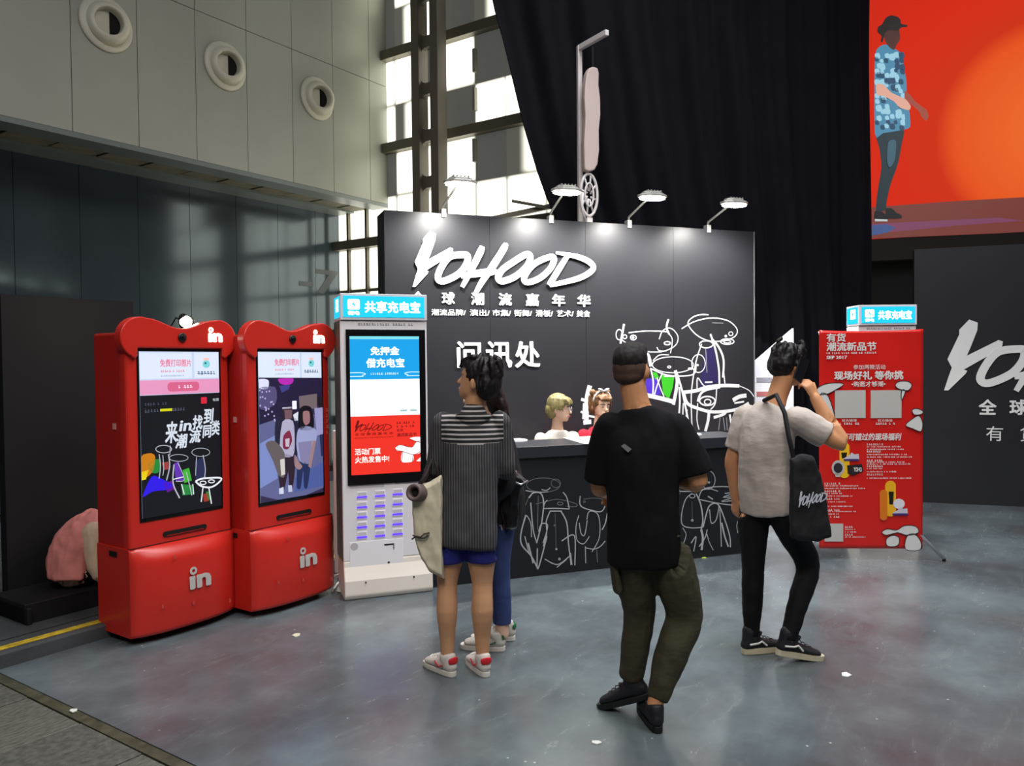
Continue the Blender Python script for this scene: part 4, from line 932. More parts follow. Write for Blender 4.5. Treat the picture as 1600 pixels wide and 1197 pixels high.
    for i, (pts, wd, cl_) in enumerate(LS):
        P = [f0(*p) for p in pts]; wd = wd if isinstance(wd, list) else [wd]*len(P); mb.ribbon(P, [v*un*.7 for v in wd], y-.003-.0001*i, closed=cl_)
    mb.build('screen_brush_logo', mdk, e)
    text('screen_lettering', '全 球 潮 流 嘉 年 华', (-.215, .05, 1.118, 1.136), y-.001, mdk, e, bold=.02)
    text('screen_lettering', '潮流品牌/演出/市集/街舞/滑板/艺术/美食', (-.215, .05, 1.098, 1.106), y-.001, mdk, e)
    fineprint('screen_fine_print', (.075, .215, 1.165, 1.205), y-.001, mdk, e, rows=2); text('screen_lettering', '有货', (.075, .12, 1.135, 1.155), y-.001, mdk, e, bold=.02); text('screen_lettering', '潮流新品节', (.075, .215, 1.10, 1.125), y-.001, mdk, e, bold=.02)
    text('screen_lettering', '活动门票', (-.215, -.04, .985, 1.03), y-.001, E((255, 236, 230), 1.1), e, bold=.03)
    text('screen_lettering', '火热发售中!', (-.215, .02, .93, .975), y-.001, E((255, 236, 230), 1.1), e, bold=.03)
    kc = (500, 640, 3.99)
    for pts in ([(556, 180), (590, 170), (648, 172), (640, 195), (590, 195)], [(470, 235), (500, 220), (570, 235), (600, 200), (650, 205), (650, 260), (580, 280), (520, 262), (480, 255)], [(515, 262), (580, 282), (575, 324), (508, 326)], [(600, 320), (640, 290), (652, 292), (652, 320)]):
        fn = cropper(C1, *kc, y); MB().prism([(min(.24, p[0]), max(.852, p[1])) for p in smoothp([fn(*p) for p in pts])], y-.004, y-.003).build('screen_creature', E((246, 240, 240)), e)
    for st in ([(470, 235), (500, 220), (570, 235), (600, 200), (650, 205)], [(480, 255), (520, 262), (580, 280), (650, 262)], [(515, 262), (508, 326)], [(580, 282), (575, 324)], [(556, 180), (590, 195), (640, 195)]):
        fn = cropper(C1, *kc, y); MB().ribbon([(min(.238, p[0]), max(.854, p[1])) for p in [fn(*p) for p in st]], .003, y-.0045).build('screen_creature_line', E((60, 16, 14)), e)
    # slot bar, ports, door
    fn = cropper(C1, 500, 640, 3.99)
    def zz(u, v): return fn(u, v)
    a, b = zz(462, 405), zz(640, 452)
    o = MB().prism(rrect(a[0], .262, b[1], a[1], .012), -.004, .002).build('return_slot', mat('slot grey', (150, 146, 150), .45), e)
    MB().prism(rrect(a[0]+.01, .25, b[1]+.008, b[1]+.02, .004), -.006, -.003).build('slot_mouth', mat('slot dark', (40, 38, 42), .5), o)
    a, b = zz(270, 435), zz(340, 452)
    MB().box(a[0], b[0], -.003, .001, b[1], a[1]).build('card_slot', mat('slot mid', (120, 116, 118), .5), e)
    a, b = zz(185, 415), zz(400, 480); MB().box(a[0], b[0], -.0015, .001, b[1], a[1]).build('reader_plate', mat('plate grey', (196, 190, 194), .4), e, bevel=.0008)
    mled = mat('violet led', (70, 40, 255), .4, emit=2.6); mpt = mat('port recess', (206, 200, 208), .5); mpr = mat('port rim', (246, 242, 246), .4)
    for ci, u in enumerate((262, 374, 484)):
        for ri in range(5):
            v = (545, 537, 527)[ci] + ri*(62.5, 62.3, 62)[ci]
            a = fn(u-32, v-32); b = fn(u+32, v+10)
            pr = MB(); pr.box(a[0], b[0], -.004, .0, b[1], a[1]); po = pr.build('power_bank_port', mpr, e, bevel=.002)
            MB().box(a[0]+.006, b[0]-.006, -.0048, -.0035, b[1]+.012, a[1]-.006).build('port_cover', mpt, po)
            a2 = fn(u-32, v-2.5); b2 = fn(u+31, v+2.5)
            MB().box(a2[0], b2[0], -.007, -.0045, b2[1], a2[1]).build('port_light', mled, po)
    a, b = zz(185, 830), zz(520, 1040)
    dr = MB(); dr.box(a[0], b[0], -.003, .001, b[1], a[1]); dd = dr.build('service_door', mpr, e, bevel=.001)
    a, b = zz(400, 838), zz(462, 862); MB().box(a[0], b[0], -.005, -.003, a[1]-.01, a[1]).build('door_handle', mat('slot dark', (40, 38, 42), .5), dd); MB().box(b[0]-.006, b[0], -.005, -.003, b[1]-.01, a[1]-.01).build('door_handle_hook', mat('slot dark', (40, 38, 42), .5), dd)
    a = zz(428, 952); MB().prism(ellipse(a[0], a[1], .008, .008, 12), -.005, -.003).build('door_lock', mat('slot dark', (40, 38, 42), .5), dd)
    a = zz(213, 855); MB().prism(ellipse(a[0], a[1], .026, .026, 20), -.0035, .0).build('speaker_grille', mat('plate grey', (196, 190, 194), .4), e)
    for u, v in ((280, 1070), (578, 1035)): a = zz(u, v); MB().prism(ellipse(a[0], a[1], .006, .006, 10), -.04, -.03).build('foot_screw', mat('slot dark', (40, 38, 42), .5), e)
    MB().box(-hw-.006, -hw-.001, .02, dep-.01, .26, 1.90).build('side_panel', mat('dark taupe side', (96, 88, 78), .3, .3), e)
    return e
charger(C1, 'grey charging kiosk with blue lightbox and a lit screen beside the red kiosks')
C2p = at(1390, 477, 6.95); C2 = Fr(C2p.x-.02, C2p.y, 0)
charger(C2, 'charging kiosk half hidden behind the red banner, only its blue lightbox showing', False, hw=.255, dep=.25)

# ================================================================== RED BANNER
BN = Fr(*[(a+b)/2 for a, b in zip(ground(1277, 878), ground(1442, 872))], 0)
g = at(1360, 700, 6.25); BN = Fr(g.x, g.y, -3)
bn = emp(BN, 'standing_banner', label='red standing banner on a folding stand beside the black sign wall', cat='banner')
mrb = mat('glossy red banner', (214, 34, 28), .25, spec=.5)
bl, br = BN.loc(1280, 700)[0], BN.loc(1442, 700)[0]; bt, bb = BN.loc(1360, 515)[1], BN.loc(1360, 857)[1]
def banner():
    bm = bmesh.new(); nx, nz = 30, 60; V = []
    for j in range(nz+1):
        z = bb+(bt-bb)*j/nz; row = []
        for i in range(nx+1):
            x = bl+(br-bl)*i/nx; u = (i/nx-.5)*2; v = j/nz
            yy = .0015*noise.noise(Vector((x*6, z*4, 0))) + (.003*math.sin((x*3+z*5)*2.2) if v > .75 else 0)
            row.append(bm.verts.new((x + .004*noise.noise(Vector((0, 0, z*3))), yy, z - (.012*(1-u*u) if j == nz else 0))))
        V.append(row)
    for j in range(nz):
        for i in range(nx): bm.faces.new((V[j][i], V[j][i+1], V[j+1][i+1], V[j+1][i]))
    me = bpy.data.meshes.new('p'); bm.to_mesh(me); bm.free(); o = link('banner_sheet', me, mrb, bn, True); o.modifiers.new('t', 'SOLIDIFY').thickness = .002
banner()
mbw = mat('banner white print', (232, 226, 222), .4)
bu = lambda x, y: BN.loc(x, y)
def bbx(x0, y0, x1, y1): a, b = bu(x0, y0), bu(x1, y1); return (a[0], b[0], b[1], a[1])
YB = -.0055
text('print_lettering', '有货', bbx(1291, 521, 1321, 534), YB, mbw, bn, bold=.03)
text('print_lettering', '潮流新品节', bbx(1291, 535, 1369, 548), YB, mbw, bn, bold=.03)
fineprint('fine_print', bbx(1291, 550.5, 1369, 552.5), YB, mbw, bn)
text('print_lettering', 'SEP 2017', bbx(1291, 556, 1323, 561), YB, mbw, bn, bold=.03)
text('print_lettering', '参加两微活动', bbx(1333, 570, 1383, 577), YB, mbw, bn)
text('print_lettering', '现场好礼 等你挑', bbx(1303, 580, 1411, 593), YB, mbw, bn, bold=.04)
text('print_lettering', '•购逛才够潮•', bbx(1330, 596, 1383, 604), YB, mbw, bn, bold=.02)
for x0, x1 in ((1304, 1352), (1360, 1408)):
    b_ = bbx(x0, 610, x1, 653); MB().box(b_[0], b_[1], YB-.001, YB, b_[2], b_[3]).build('blank_print_square', mat('pale print', (196, 192, 186), .5), bn)
for s_, x0, x1 in (('官方微博', 1315, 1338), ('官方微信', 1371, 1394)): text('print_lettering', s_, bbx(x0, 655, x1, 659), YB, mbw, bn)
for x0, x1 in ((1312, 1342), (1368, 1398)): fineprint('fine_print', bbx(x0, 660.5, x1, 663.5), YB, mbw, bn)
text('print_lettering', '你不可错过的现场福利', bbx(1305, 677, 1408, 688), YB, mbw, bn, bold=.03, shear=.2)
random.seed(5)
for x0, x1, ys in ((1354, 1430, (693, 697, 701, 704, 709, 713, 718, 721, 724, 727, 731, 736, 740, 746)), (1288, 1360, (754, 758, 762, 766, 770, 774, 778, 783, 790, 795, 798, 802, 806)), (1320, 1356, (822, 826, 830, 834, 838))):
    for i, y in enumerate(ys):
        w_ = random.uniform(.3, .95) if i % 3 else .35
        fineprint('fine_print', bbx(x0, y, x0+(x1-x0)*w_, y+(2.8 if i % 3 == 0 else 1.9)), YB, mbw, bn, seed=i)
def bflat(name, pts, c, layer=0, rgh=.4): return MB().prism([bu(*p) for p in (smoothp(pts) if 'creature' in name else pts)], YB-.0008-.0008*layer, YB-.0008*layer).build(name, mat('print %d %d %d' % c, c, rgh), bn)
# skateboards, trainers, watch and box, cap prints
def caps(cx, cy, rx, ry, n=20): return [(cx+rx*math.cos(t), cy+(ry-rx)*(1 if math.sin(t) > 0 else -1)+rx*math.sin(t)) for t in [2*math.pi*k/n+.01 for k in range(n)]]
bflat('print_skateboard', caps(1319, 719, 8, 28), (244, 190, 30)); bflat('print_skateboard', caps(1391, 779, 8.5, 28), (244, 180, 30)); bflat('print_skateboard', caps(1380, 789, 6, 24), (226, 120, 26), 1)
bflat('print_skateboard_mark', [(1314, 707), (1323, 707), (1322, 716), (1315, 716)], (30, 26, 20), 1); bflat('print_skateboard_mark', [(1388, 768), (1396, 768), (1395, 788), (1389, 788)], (30, 26, 20), 1)
def shoe_print(x, y, s): 
    bflat('print_trainer', [(x-12*s, y+3*s), (x-4*s, y-1*s), (x, y-6*s), (x+5*s, y-3*s), (x+11*s, y-4*s), (x+12*s, y+5*s), (x-12*s, y+6*s)], (206, 200, 214), 2)
    bflat('print_trainer_sole', [(x-12*s, y+4*s), (x+12*s, y+4*s), (x+12*s, y+7*s), (x-12*s, y+7*s)], (70, 50, 120), 3)
shoe_print(1330, 713, 1); shoe_print(1406, 798, 1)
bflat('print_watch', ellipse(1309, 731, 10, 12, 20), (190, 186, 184), 2); bflat('print_watch_dial', ellipse(1309, 731, 7, 8, 18), (44, 42, 48), 3); bflat('print_watch_strap', [(1304, 740), (1313, 740), (1312, 745), (1305, 745)], (200, 196, 190), 2)
bflat('print_box', [(1323, 727), (1346, 725), (1349, 736), (1332, 743), (1324, 740)], (40, 34, 36), 2); text('print_lettering', 'YOHO', bbx(1333, 730, 1346, 737), YB-.0032, mbw, bn, bold=.03)
bflat('print_ball', ellipse(1404, 787, 9, 8, 16), (230, 226, 232), 2)
# cap sketch creatures
for pts in ([(1277, 606), (1294, 599), (1318, 600), (1300, 612), (1290, 616), (1277, 616)], [(1281, 618), (1293, 618), (1304, 652), (1298, 654)], [(1398, 602), (1404, 596), (1418, 596), (1424, 602), (1418, 610), (1404, 608)], [(1408, 610), (1414, 611), (1408, 625)], [(1424, 641), (1431, 638), (1441, 642), (1439, 647), (1428, 648)], [(1414, 664), (1428, 652), (1436, 650), (1441, 662), (1438, 674), (1426, 670)],
            [(1377, 831), (1386, 826), (1400, 828), (1412, 821), (1430, 822), (1434, 832), (1416, 836), (1402, 832), (1384, 836)], [(1384, 842), (1394, 836), (1404, 840), (1402, 852), (1386, 853)], [(1416, 838), (1428, 834), (1438, 846), (1436, 859), (1414, 858)]):
    bflat('print_creature', pts, (222, 220, 218), 3)
    P = [bu(*p) for p in pts]; MB().ribbon(P, .006, YB-.0045, closed=True, sub=3).build('print_creature_outline', mat('print black', (26, 22, 22), .5), bn)
b_ = bbx(1288, 818, 1317, 846); MB().box(b_[0], b_[1], YB-.001, YB, b_[2], b_[3]).build('blank_print_square', mat('pale print', (196, 192, 186), .5), bn)
# stand
msv = mat('silver tube', (190, 194, 200), .3, .2)
gl = ground(1475, 877)
def loc_of(x, y, z): c, s = math.cos(BN.th), math.sin(BN.th); dx, dy = x-BN.x, y-BN.y; return (dx*c+dy*s, -dx*s+dy*c, z)
cxm = (bl+br)/2
MB().tube([(cxm, .05, .42), (cxm, .06, bt-.02)], .012).build('upright_pole', msv, bn, True)
for s in (-1, 1):
    MB().tube([(cxm, .06, .75), (cxm+s*(br-bl)/2, .015, bt-.01)], .006).build('corner_arm', msv, bn, True)
    MB().tube([(cxm, .06, .75), (cxm+s*(br-bl)/2, .015, bb+.01)], .006).build('corner_arm', msv, bn, True)
    lx_ = bu(1441, 815)
ft = loc_of(gl[0], gl[1], .02)
lg = MB().tube([(cxm, .08, .62), ft], [.015, .013]).build('leg', msv, bn, True); MB().tube([ft, (ft[0], ft[1], 0)], .014).build('rubber_foot', mblk2, lg)
lg = MB().tube([(cxm, .08, .62), (2*cxm-ft[0], ft[1], .02)], [.015, .013]).build('leg', msv, bn, True); MB().tube([(2*cxm-ft[0], ft[1], .02), (2*cxm-ft[0], ft[1], 0)], .014).build('rubber_foot', mblk2, lg)
lg = MB().tube([(cxm, .08, .62), (cxm, .55, .02)], [.015, .013]).build('leg', msv, bn, True); MB().tube([(cxm, .55, .02), (cxm, .55, 0)], .014).build('rubber_foot', mblk2, lg)

# ================================================================== BLACK PARTITION AT THE LEFT
PP = Fr(*ground(39, 977, .085), 55.4)
pp = emp(PP, 'partition_box', z=.085, label='black partition panel on a plinth standing behind the nearest red kiosk', cat='partition')
mpp = mat('black fabric panel', (20, 19, 22), .6, spec=.3, noise_amt=.1, nscale=4)
pxr = PP.loc(208, 472, .42)[0]; pxl = PP.loc(7, 700, .42)[0]-.0; pz = PP.loc(100, 465, .42)[1]-.085
MB().box(pxl, pxr, .42, .50, 0, pz).build('panel', mpp, pp)
MB().box(-.0, pxr+.3, 0, .42, 0, .12).build('plinth', mpp, pp, bevel=.005)
MB().box(pxl-.06, 0, -.03, .42, 0, .10).build('plinth_end', mpp, pp, bevel=.005)
# white clutter and cables between the kiosks
def tri(p0, p1, w, lab):
    pass
cb = MB()
a, b, c = ground(520, 905), ground(533, 912), ground(528, 926)
cb.tube([(a[0], a[1], .012), ((a[0]+b[0])/2, a[1]+.03, .03), (b[0], b[1], .012), (c[0], c[1], .01), (c[0]+.06, c[1]-.02, .012)], .009)
cb.tube([(a[0]+.03, a[1]+.05, .01), (b[0]+.03, b[1]+.03, .05), (b[0]-.02, b[1]-.03, .01), (c[0]-.04, c[1]-.01, .01)], .007)
o = cb.build('white_cable', mat('white plastic', (220, 222, 218), .4), None, True); tag(o, 'loose white cable on the floor between second red kiosk and grey charging kiosk', 'cable')
fpx = ground(524, 903); pole = MB(); pole.box(-.03, .03, -.03, .03, 0, 1.1); o = pole.build('white_post', mat('white plastic', (220, 222, 218), .4), None, bevel=.005); o.location = (fpx[0]-.005, fpx[1]+.16, 0); tag(o, 'narrow white post showing in the gap beside the grey charging kiosk', 'post')
# litter on the floor
for i, (x, y, lab, c) in enumerate(((1100, 872, 'yellow green paper scrap on the floor at the foot of the counter', (190, 210, 90)), (463, 993, 'pale paper scrap on the floor right of the nearest red kiosk', (200, 196, 170)), (932, 1161, 'small white scrap on the floor left of the walking man in black', (226, 226, 220)), (1322, 1055, 'large white scrap on the open floor right of the walking man in white', (220, 224, 220)), (115, 1111, 'small white scrap on the stone slabs at the left corner', (220, 220, 210)))):
    gx, gy = ground(x, y); s = .022 + .01*(i % 2)
    z = .0
    o = MB().vprism([(-s, -s*.4), (-s*.2, -s*.8), (s, -s*.2), (s*.7, s*.6), (-s*.4, s*.7)], 0, .004).build('paper_scrap', mat('scrap %d' % i, c, .7)); o.location = (gx, gy, z+.0005); o.rotation_euler = (0, 0, i*1.3); tag(o, lab, 'litter')
# ================================================================== PEOPLE
V3 = Vector
CAPK = 1.0
def cbm():
    global CAPK
    CAPK = .1; return bmesh.new()
def loft(bm, pts, side=(1, 0, 0), seg=14, sub=3, M=None):
    """closed smooth limb: pts = [(x, y, z, ra, rb)], ra along `side`, rb across it; rounded ends"""
    P = [(V3(p[:3]), p[3], p[4] if len(p) > 4 else p[3]) for p in pts]; out = []
    n = len(P)
    cr = lambda a, b, c, d, t: .5*((2*b)+(c-a)*t+(2*a-5*b+4*c-d)*t*t+(3*b-a-3*c+d)*t**3)
    for i in range(n-1):
        a, b, c, d = P[max(i-1, 0)], P[i], P[i+1], P[min(i+2, n-1)]
        for k in range(sub):
            t = k/sub; out.append((cr(a[0], b[0], c[0], d[0], t), max(.002, cr(a[1], b[1], c[1], d[1], t)), max(.002, cr(a[2], b[2], c[2], d[2], t))))
    out.append(P[-1])
    t0 = (out[1][0]-out[0][0]).normalized(); t1 = (out[-1][0]-out[-2][0]).normalized()
    m0 = min(out[0][1:])*(1.0 if CAPK == 1 or max(out[0][1:]) < .1 else CAPK); m1 = min(out[-1][1:])*CAPK
    pre = [(out[0][0]-t0*m0*h, out[0][1]*k, out[0][2]*k) for h, k in ((.95, .3), (.75, .65), (.4, .9))]
    post = [(out[-1][0]+t1*m1*h, out[-1][1]*k, out[-1][2]*k) for h, k in ((.4, .9), (.75, .65), (.95, .3))]
    out = pre+out+post; S = V3(side).normalized(); R_ = []
    for i, (p, ra, rb) in enumerate(out):
        t = (out[min(i+1, len(out)-1)][0]-out[max(i-1, 0)][0]).normalized()
        a = S - t*S.dot(t)
        a = a.normalized() if a.length > .05 else t.orthogonal().normalized()
        b = t.cross(a); row = []
        for k in range(seg):
            an = 2*math.pi*k/seg; q = p + a*math.cos(an)*ra + b*math.sin(an)*rb
            row.append(bm.verts.new(M @ q if M is not None else q))
        R_.append(row)
    for p, q in zip(R_, R_[1:]):
        for k in range(seg): bm.faces.new((p[k], p[(k+1) % seg], q[(k+1) % seg], q[k]))
    bm.faces.new(R_[0][::-1]); bm.faces.new(R_[-1])
def ell(bm, c, r, M=None, rot=None, sub=3):
    res = bmesh.ops.create_icosphere(bm, subdivisions=sub, radius=1)
    for v in res['verts']:
        q = V3((v.co.x*r[0], v.co.y*r[1], v.co.z*r[2]))
        if rot is not None: q = rot @ q
        q += V3(c); v.co = M @ q if M is not None else q
def blob(bm, name, m, parent, voxel=.008, smooth=3, disp=0, dscale=.12, dtype='CLOUDS', seed=0):
    global CAPK
    CAPK = 1.0
    bmesh.ops.recalc_face_normals(bm, faces=bm.faces)
    me = bpy.data.meshes.new(name); bm.to_mesh(me); bm.free()
    o = bpy.data.objects.new(name, me); COL.objects.link(o)
    r = o.modifiers.new('r', 'REMESH'); r.mode = 'VOXEL'; r.voxel_size = voxel
    if smooth: s = o.modifiers.new('s', 'SMOOTH'); s.iterations = smooth; s.factor = .6
    bpy.context.view_layer.update(); me2 = bpy.data.meshes.new_from_object(o.evaluated_get(bpy.context.evaluated_depsgraph_get())); bpy.data.objects.remove(o)
    if disp:
        nn = [v.normal.copy() for v in me2.vertices]
        for v, nv in zip(me2.vertices, nn):
            c = v.co; q = V3((c.x, c.y, c.z*.55))/dscale + V3((seed, 0, 0))
            d = noise.noise(q) + .5*noise.noise(q*2.1)
            v.co = c + nv*disp*d
    return link(name, me2, m, parent, True)
def HM(pos, yaw=0, pitch=0, roll=0, s=1.0):
    """head matrix: origin at the chin base level centre, faces +y before yaw"""
    return Matrix.Translation(pos) @ Matrix.Rotation(R(yaw), 4, 'Z') @ Matrix.Rotation(R(pitch), 4, 'X') @ Matrix.Rotation(R(roll), 4, 'Y') @ Matrix.Scale(s, 4)
HEAD = [(.0, .018, .078, .045), (.012, .036, .088, .01), (.035, .052, .092, -.035), (.065, .062, .091, -.062), (.095, .068, .088, -.080), (.125, .073, .089, -.090), (.155, .075, .090, -.094), (.185, .070, .078, -.088), (.208, .055, .055, -.068), (.222, .032, .025, -.04), (.228, .01, .0, -.015)]
def head(bm, M):
    R_ = []; seg = 20
    for z, wx, yf, yb in HEAD:
        cy, ry = (yf+yb)/2, abs(yf-yb)/2; row = []
        for k in range(seg):
            a = 2*math.pi*k/seg; ca, sa = math.cos(a), math.sin(a)
            row.append(bm.verts.new(M @ V3((wx*math.copysign(abs(ca)**.9, ca), cy+ry*sa, z))))
        R_.append(row)
    for p, q in zip(R_, R_[1:]):
        for k in range(seg): bm.faces.new((p[k], p[(k+1) % seg], q[(k+1) % seg], q[k]))
    bm.faces.new(R_[0][::-1]); bm.faces.new(R_[-1])
    loft(bm, [(0, .088, .122, .007, .007), (0, .098, .095, .010, .010), (0, .108, .078, .014, .012)], M=M, seg=8, sub=2)      # nose
    loft(bm, [(-.026, .088, .047, .006, .006), (0, .096, .048, .009, .008), (.026, .088, .047, .006, .006)], side=(0, 0, 1), M=M, seg=8, sub=2)   # mouth
    for s in (-1, 1):
        loft(bm, [(s*.012, .090, .132, .007, .007), (s*.045, .078, .134, .006, .006)], side=(0, 0, 1), M=M, seg=8, sub=2)   # brow ridge
        ell(bm, (s*.077, -.008, .095), (.010, .019, .031), M, Matrix.Rotation(R(s*-18), 3, 'Z') @ Matrix.Rotation(R(-10), 3, 'X'), 2)
        ell(bm, (s*.082, -.004, .080), (.006, .010, .012), M, None, 1)
def face_parts(parent, M, lip=(176, 92, 84)):
    for s in (-1, 1):
        bm = bmesh.new(); ell(bm, (s*.031, .0845, .108), (.0125, .006, .0062), M, None, 2); me = bpy.data.meshes.new('e'); bm.to_mesh(me); bm.free(); ey = link('eye', me, mat('eye white', (226, 222, 216), .3), parent, True)
        bm = bmesh.new(); ell(bm, (s*.031, .0895, .108), (.0058, .003, .0058), M, None, 2); me = bpy.data.meshes.new('e'); bm.to_mesh(me); bm.free(); link('iris', me, mat('dark iris', (26, 18, 14), .2), ey, True)
        bm = bmesh.new(); loft(bm, [(s*.014, .0935, .128, .0018, .003), (s*.032, .0915, .132, .002, .0036), (s*.05, .081, .128, .0014, .002)], side=(0, 1, 0), M=M, seg=6, sub=2); me = bpy.data.meshes.new('e'); bm.to_mesh(me); bm.free(); link('eyebrow', me, mat('brow', (40, 28, 22), .8), parent, True)
    bm = bmesh.new(); loft(bm, [(-.024, .092, .047, .003, .004), (0, .1035, .049, .004, .0065), (.024, .092, .047, .003, .004)], side=(0, 1, 0), M=M, seg=8, sub=3); me = bpy.data.meshes.new('e'); bm.to_mesh(me); bm.free(); link('lips', me, mat('lips %d' % lip[0], lip, .4), parent, True)
def hand(bm, wrist, d, nrm, thumb_side=1, curl=25, s=1.0):
    """wrist point, direction d towards the fingers, nrm = back-of-hand normal"""
    d = V3(d).normalized(); nrm = V3(nrm); nrm = (nrm-d*nrm.dot(d)).normalized(); sd = d.cross(nrm)*thumb_side; w_ = V3(wrist)
    P = lambda a, b, c: w_ + (sd*a + d*b + nrm*c)*s
    loft(bm, [(*P(0, -.01, 0), .024*s, .018*s), (*P(.002, .03, 0), .034*s, .015*s), (*P(0, .075, 0), .040*s, .013*s)], side=sd, seg=10, sub=2)
    for i, (off, L) in enumerate(((.029, .072), (.010, .080), (-.010, .075), (-.028, .060))):
        p = P(off, .075, 0); a = 0; dd = d.copy(); pts = [(*P(off*.9, .05, 0), .0085*s)]
        pts.append((*p, .009*s))
        for j, f in enumerate((.45, .32, .23)):
            a += R(curl*(1.0 if j else .7)+i*3); dd = d*math.cos(a) - nrm*math.sin(a); p = p + dd*L*f*s; pts.append((*p, (.0082-.0008*j)*s))
        loft(bm, pts, side=sd, seg=8, sub=2)
    p = P(.024, .02, -.004); pts = [(*p, .012*s)]; dd = (sd*.75+d*.65-nrm*.25).normalized()
    for L in (.035, .030): p = p+dd*L*s; pts.append((*p, .0095*s)); dd = (dd+d*.35-nrm*.2).normalized()
    loft(bm, pts, side=nrm, seg=8, sub=2)
def seglimb(a, b, c, ra, rm, rb, k=.5):
    """points for a bent limb a-b-c with muscle swell"""
    a, b, c = V3(a), V3(b), V3(c)
    return a, b, c
def lerp(a, b, t): return V3(a)*(1-t)+V3(b)*t
def arm_pts(S, E_, W, r=(.05, .044, .038, .036, .026)):
    return [(*S, r[0]), (*lerp(S, E_, .5), r[1]), (*E_, r[2]), (*lerp(E_, W, .35), r[3]), (*W, r[4])]
def leg_pts(H, K, A, r=(.085, .074, .055, .056, .036), back=(0, -.02, 0)):
    return [(*H, r[0]), (*lerp(H, K, .5), r[1]), (*K, r[2]), (*(lerp(K, A, .35)+V3(back)), r[3]), (*lerp(K, A, .7), (r[3]+r[4])/2*.95), (*A, r[4])]
def skin(name, c): return mat(name, c, .55, spec=.35, noise_amt=.05, nscale=12)
SK1 = skin('skin tan', (200, 150, 112)); SK2 = skin('skin light', (226, 186, 160)); SK3 = skin('skin warm', (206, 146, 104))
def shoe(parent, ankle, yaw, pitch, upper, solec, L=.27, tabc=None, solez=.028, name='shoe', stripe=None, high=False, roll=0):
    """heel behind the ankle, toe towards +y before yaw; sole underside at z = 0 of its own frame"""
    M = Matrix.Translation(ankle) @ Matrix.Rotation(R(yaw), 4, 'Z') @ Matrix.Rotation(R(pitch), 4, 'X') @ Matrix.Rotation(R(roll), 4, 'Y') @ Matrix.Translation((0, 0, -.095))
    h = -.065; bm = bmesh.new()
    loft(bm, [(0, h+.034, .05, .033, .034), (0, h+.06, .058, .036, .038), (0, h+.12, .05, .041, .030), (0, h+.19, .042, .045, .022), (0, h+L-.035, .038, .038, .016)], seg=14, sub=3, M=M)
    loft(bm, [(0, h+.052, .05, .036, .048), (0, h+.058, .085, .038, .048), (0, h+.060, .125 if high else .088, .042, .048)], seg=14, sub=2, M=M)
    loft(bm, [(0, h+.09, .075, .018, .012), (0, h+.12, .085 if not high else .11, .018, .01)], seg=8, M=M)
    o = blob(bm, name, upper, parent, .006, 2)
    pts = []
    for k in range(24):
        a = 2*math.pi*k/24; y = h+L/2+.004 + (L/2)*math.sin(a); wx = .036+.010*max(0, math.sin(a)*1.0+.15)
        pts.append((wx*math.copysign(abs(math.cos(a))**.6, math.cos(a)), y))
    mb = MB(); mb.vprism(pts, 0, solez)
    for v in mb.bm.verts: v.co = M @ v.co
    mb.build('sole', solec, o, bevel=.004)
    mb = MB()
    for k in range(4): y = h+.125+.022*k; mb.tube([M @ V3((-.02, y, .086-.008*k)), M @ V3((0, y+.004, .094-.009*k)), M @ V3((.02, y, .086-.008*k))], .0028, 5)
    mb.build('lace', mat('lace ' + upper.name, (236, 234, 230), .7) if tabc else mat('dark lace', (40, 40, 44), .7), o)
    if tabc:
        bm = bmesh.new(); loft(bm, [(-.024, h+.014, .082, .016, .006), (0, h+.003, .086, .02, .006), (.024, h+.014, .082, .016, .006)], side=(0, 0, 1), seg=10, sub=3, M=M)
        blob(bm, 'heel_tab', tabc, o, .003, 1)
        for s in (-1, 1):
            mb = MB(); mb.tube([M @ V3((s*.041, h+.05, .06)), M @ V3((s*.044, h+.08, .045)), M @ V3((s*.046, h+.115, .068))], .0035, 6); mb.build('side_stripe', tabc, o)
    if stripe:
        for s in (-1, 1):
            mb = MB(); mb.tube([M @ V3((s*.041, h+.03, .062)), M @ V3((s*.045, h+.08, .066)), M @ V3((s*.046, h+.10, .075)), M @ V3((s*.047, h+.13, .05))], .0055, 6); mb.build('side_stripe', stripe, o)
    return o
mhair = mat('black hair', (18, 14, 16), .55, spec=.35, noise_amt=.3, nscale=60, stretch=(1, 1, .15))
def tuft(bm, M, pts, r): loft(bm, [(*p, r*(1-.8*i/(len(pts)-1))+.002) for i, p in enumerate(pts)], M=M, seg=6, sub=3)
def person(name, loc, label): return empty('person', loc, 0, label, 'person')

# ---------- 1 woman in the striped shirt (back to us, looking left)
P = person('person', (-.26, 4.04, 0), 'person seen from behind in a striped tunic and navy shorts, head turned left')
M = HM((.068, .0, 1.408), 68, 12, 0, 1.0)
bm = bmesh.new(); head(bm, M)
loft(bm, [(.06, .0, 1.28, .062, .056), (.062, .0, 1.36, .05, .052), (.075, .005, 1.45, .052, .056)])
loft(bm, [(.01, 0, .70, .15, .10), (.03, 0, .9, .13, .1), (.05, 0, 1.15, .15, .10), (.055, 0, 1.28, .12, .07)])
LS_, LE, LW = (-.095, 0, 1.30), (-.148, .03, 1.055), (-.19, .20, .96)
RS, RE, RW_ = (.200, 0, 1.30), (.225, .02, 1.05), (.20, .24, 1.03)
for S_, E_, W_, sg in ((LS_, LE, LW, -1), (RS, RE, RW_, 1)):
    loft(bm, arm_pts(S_, E_, W_, (.045, .04, .034, .032, .024)), side=(0, 1, 0)); hand(bm, W_, V3(W_)-V3(E_), (0, 0, 1), -sg, 45, .9)
loft(bm, leg_pts((-.065, 0, .72), (-.085, .01, .46), (-.088, -.01, .09), (.085, .072, .052, .055, .033)))
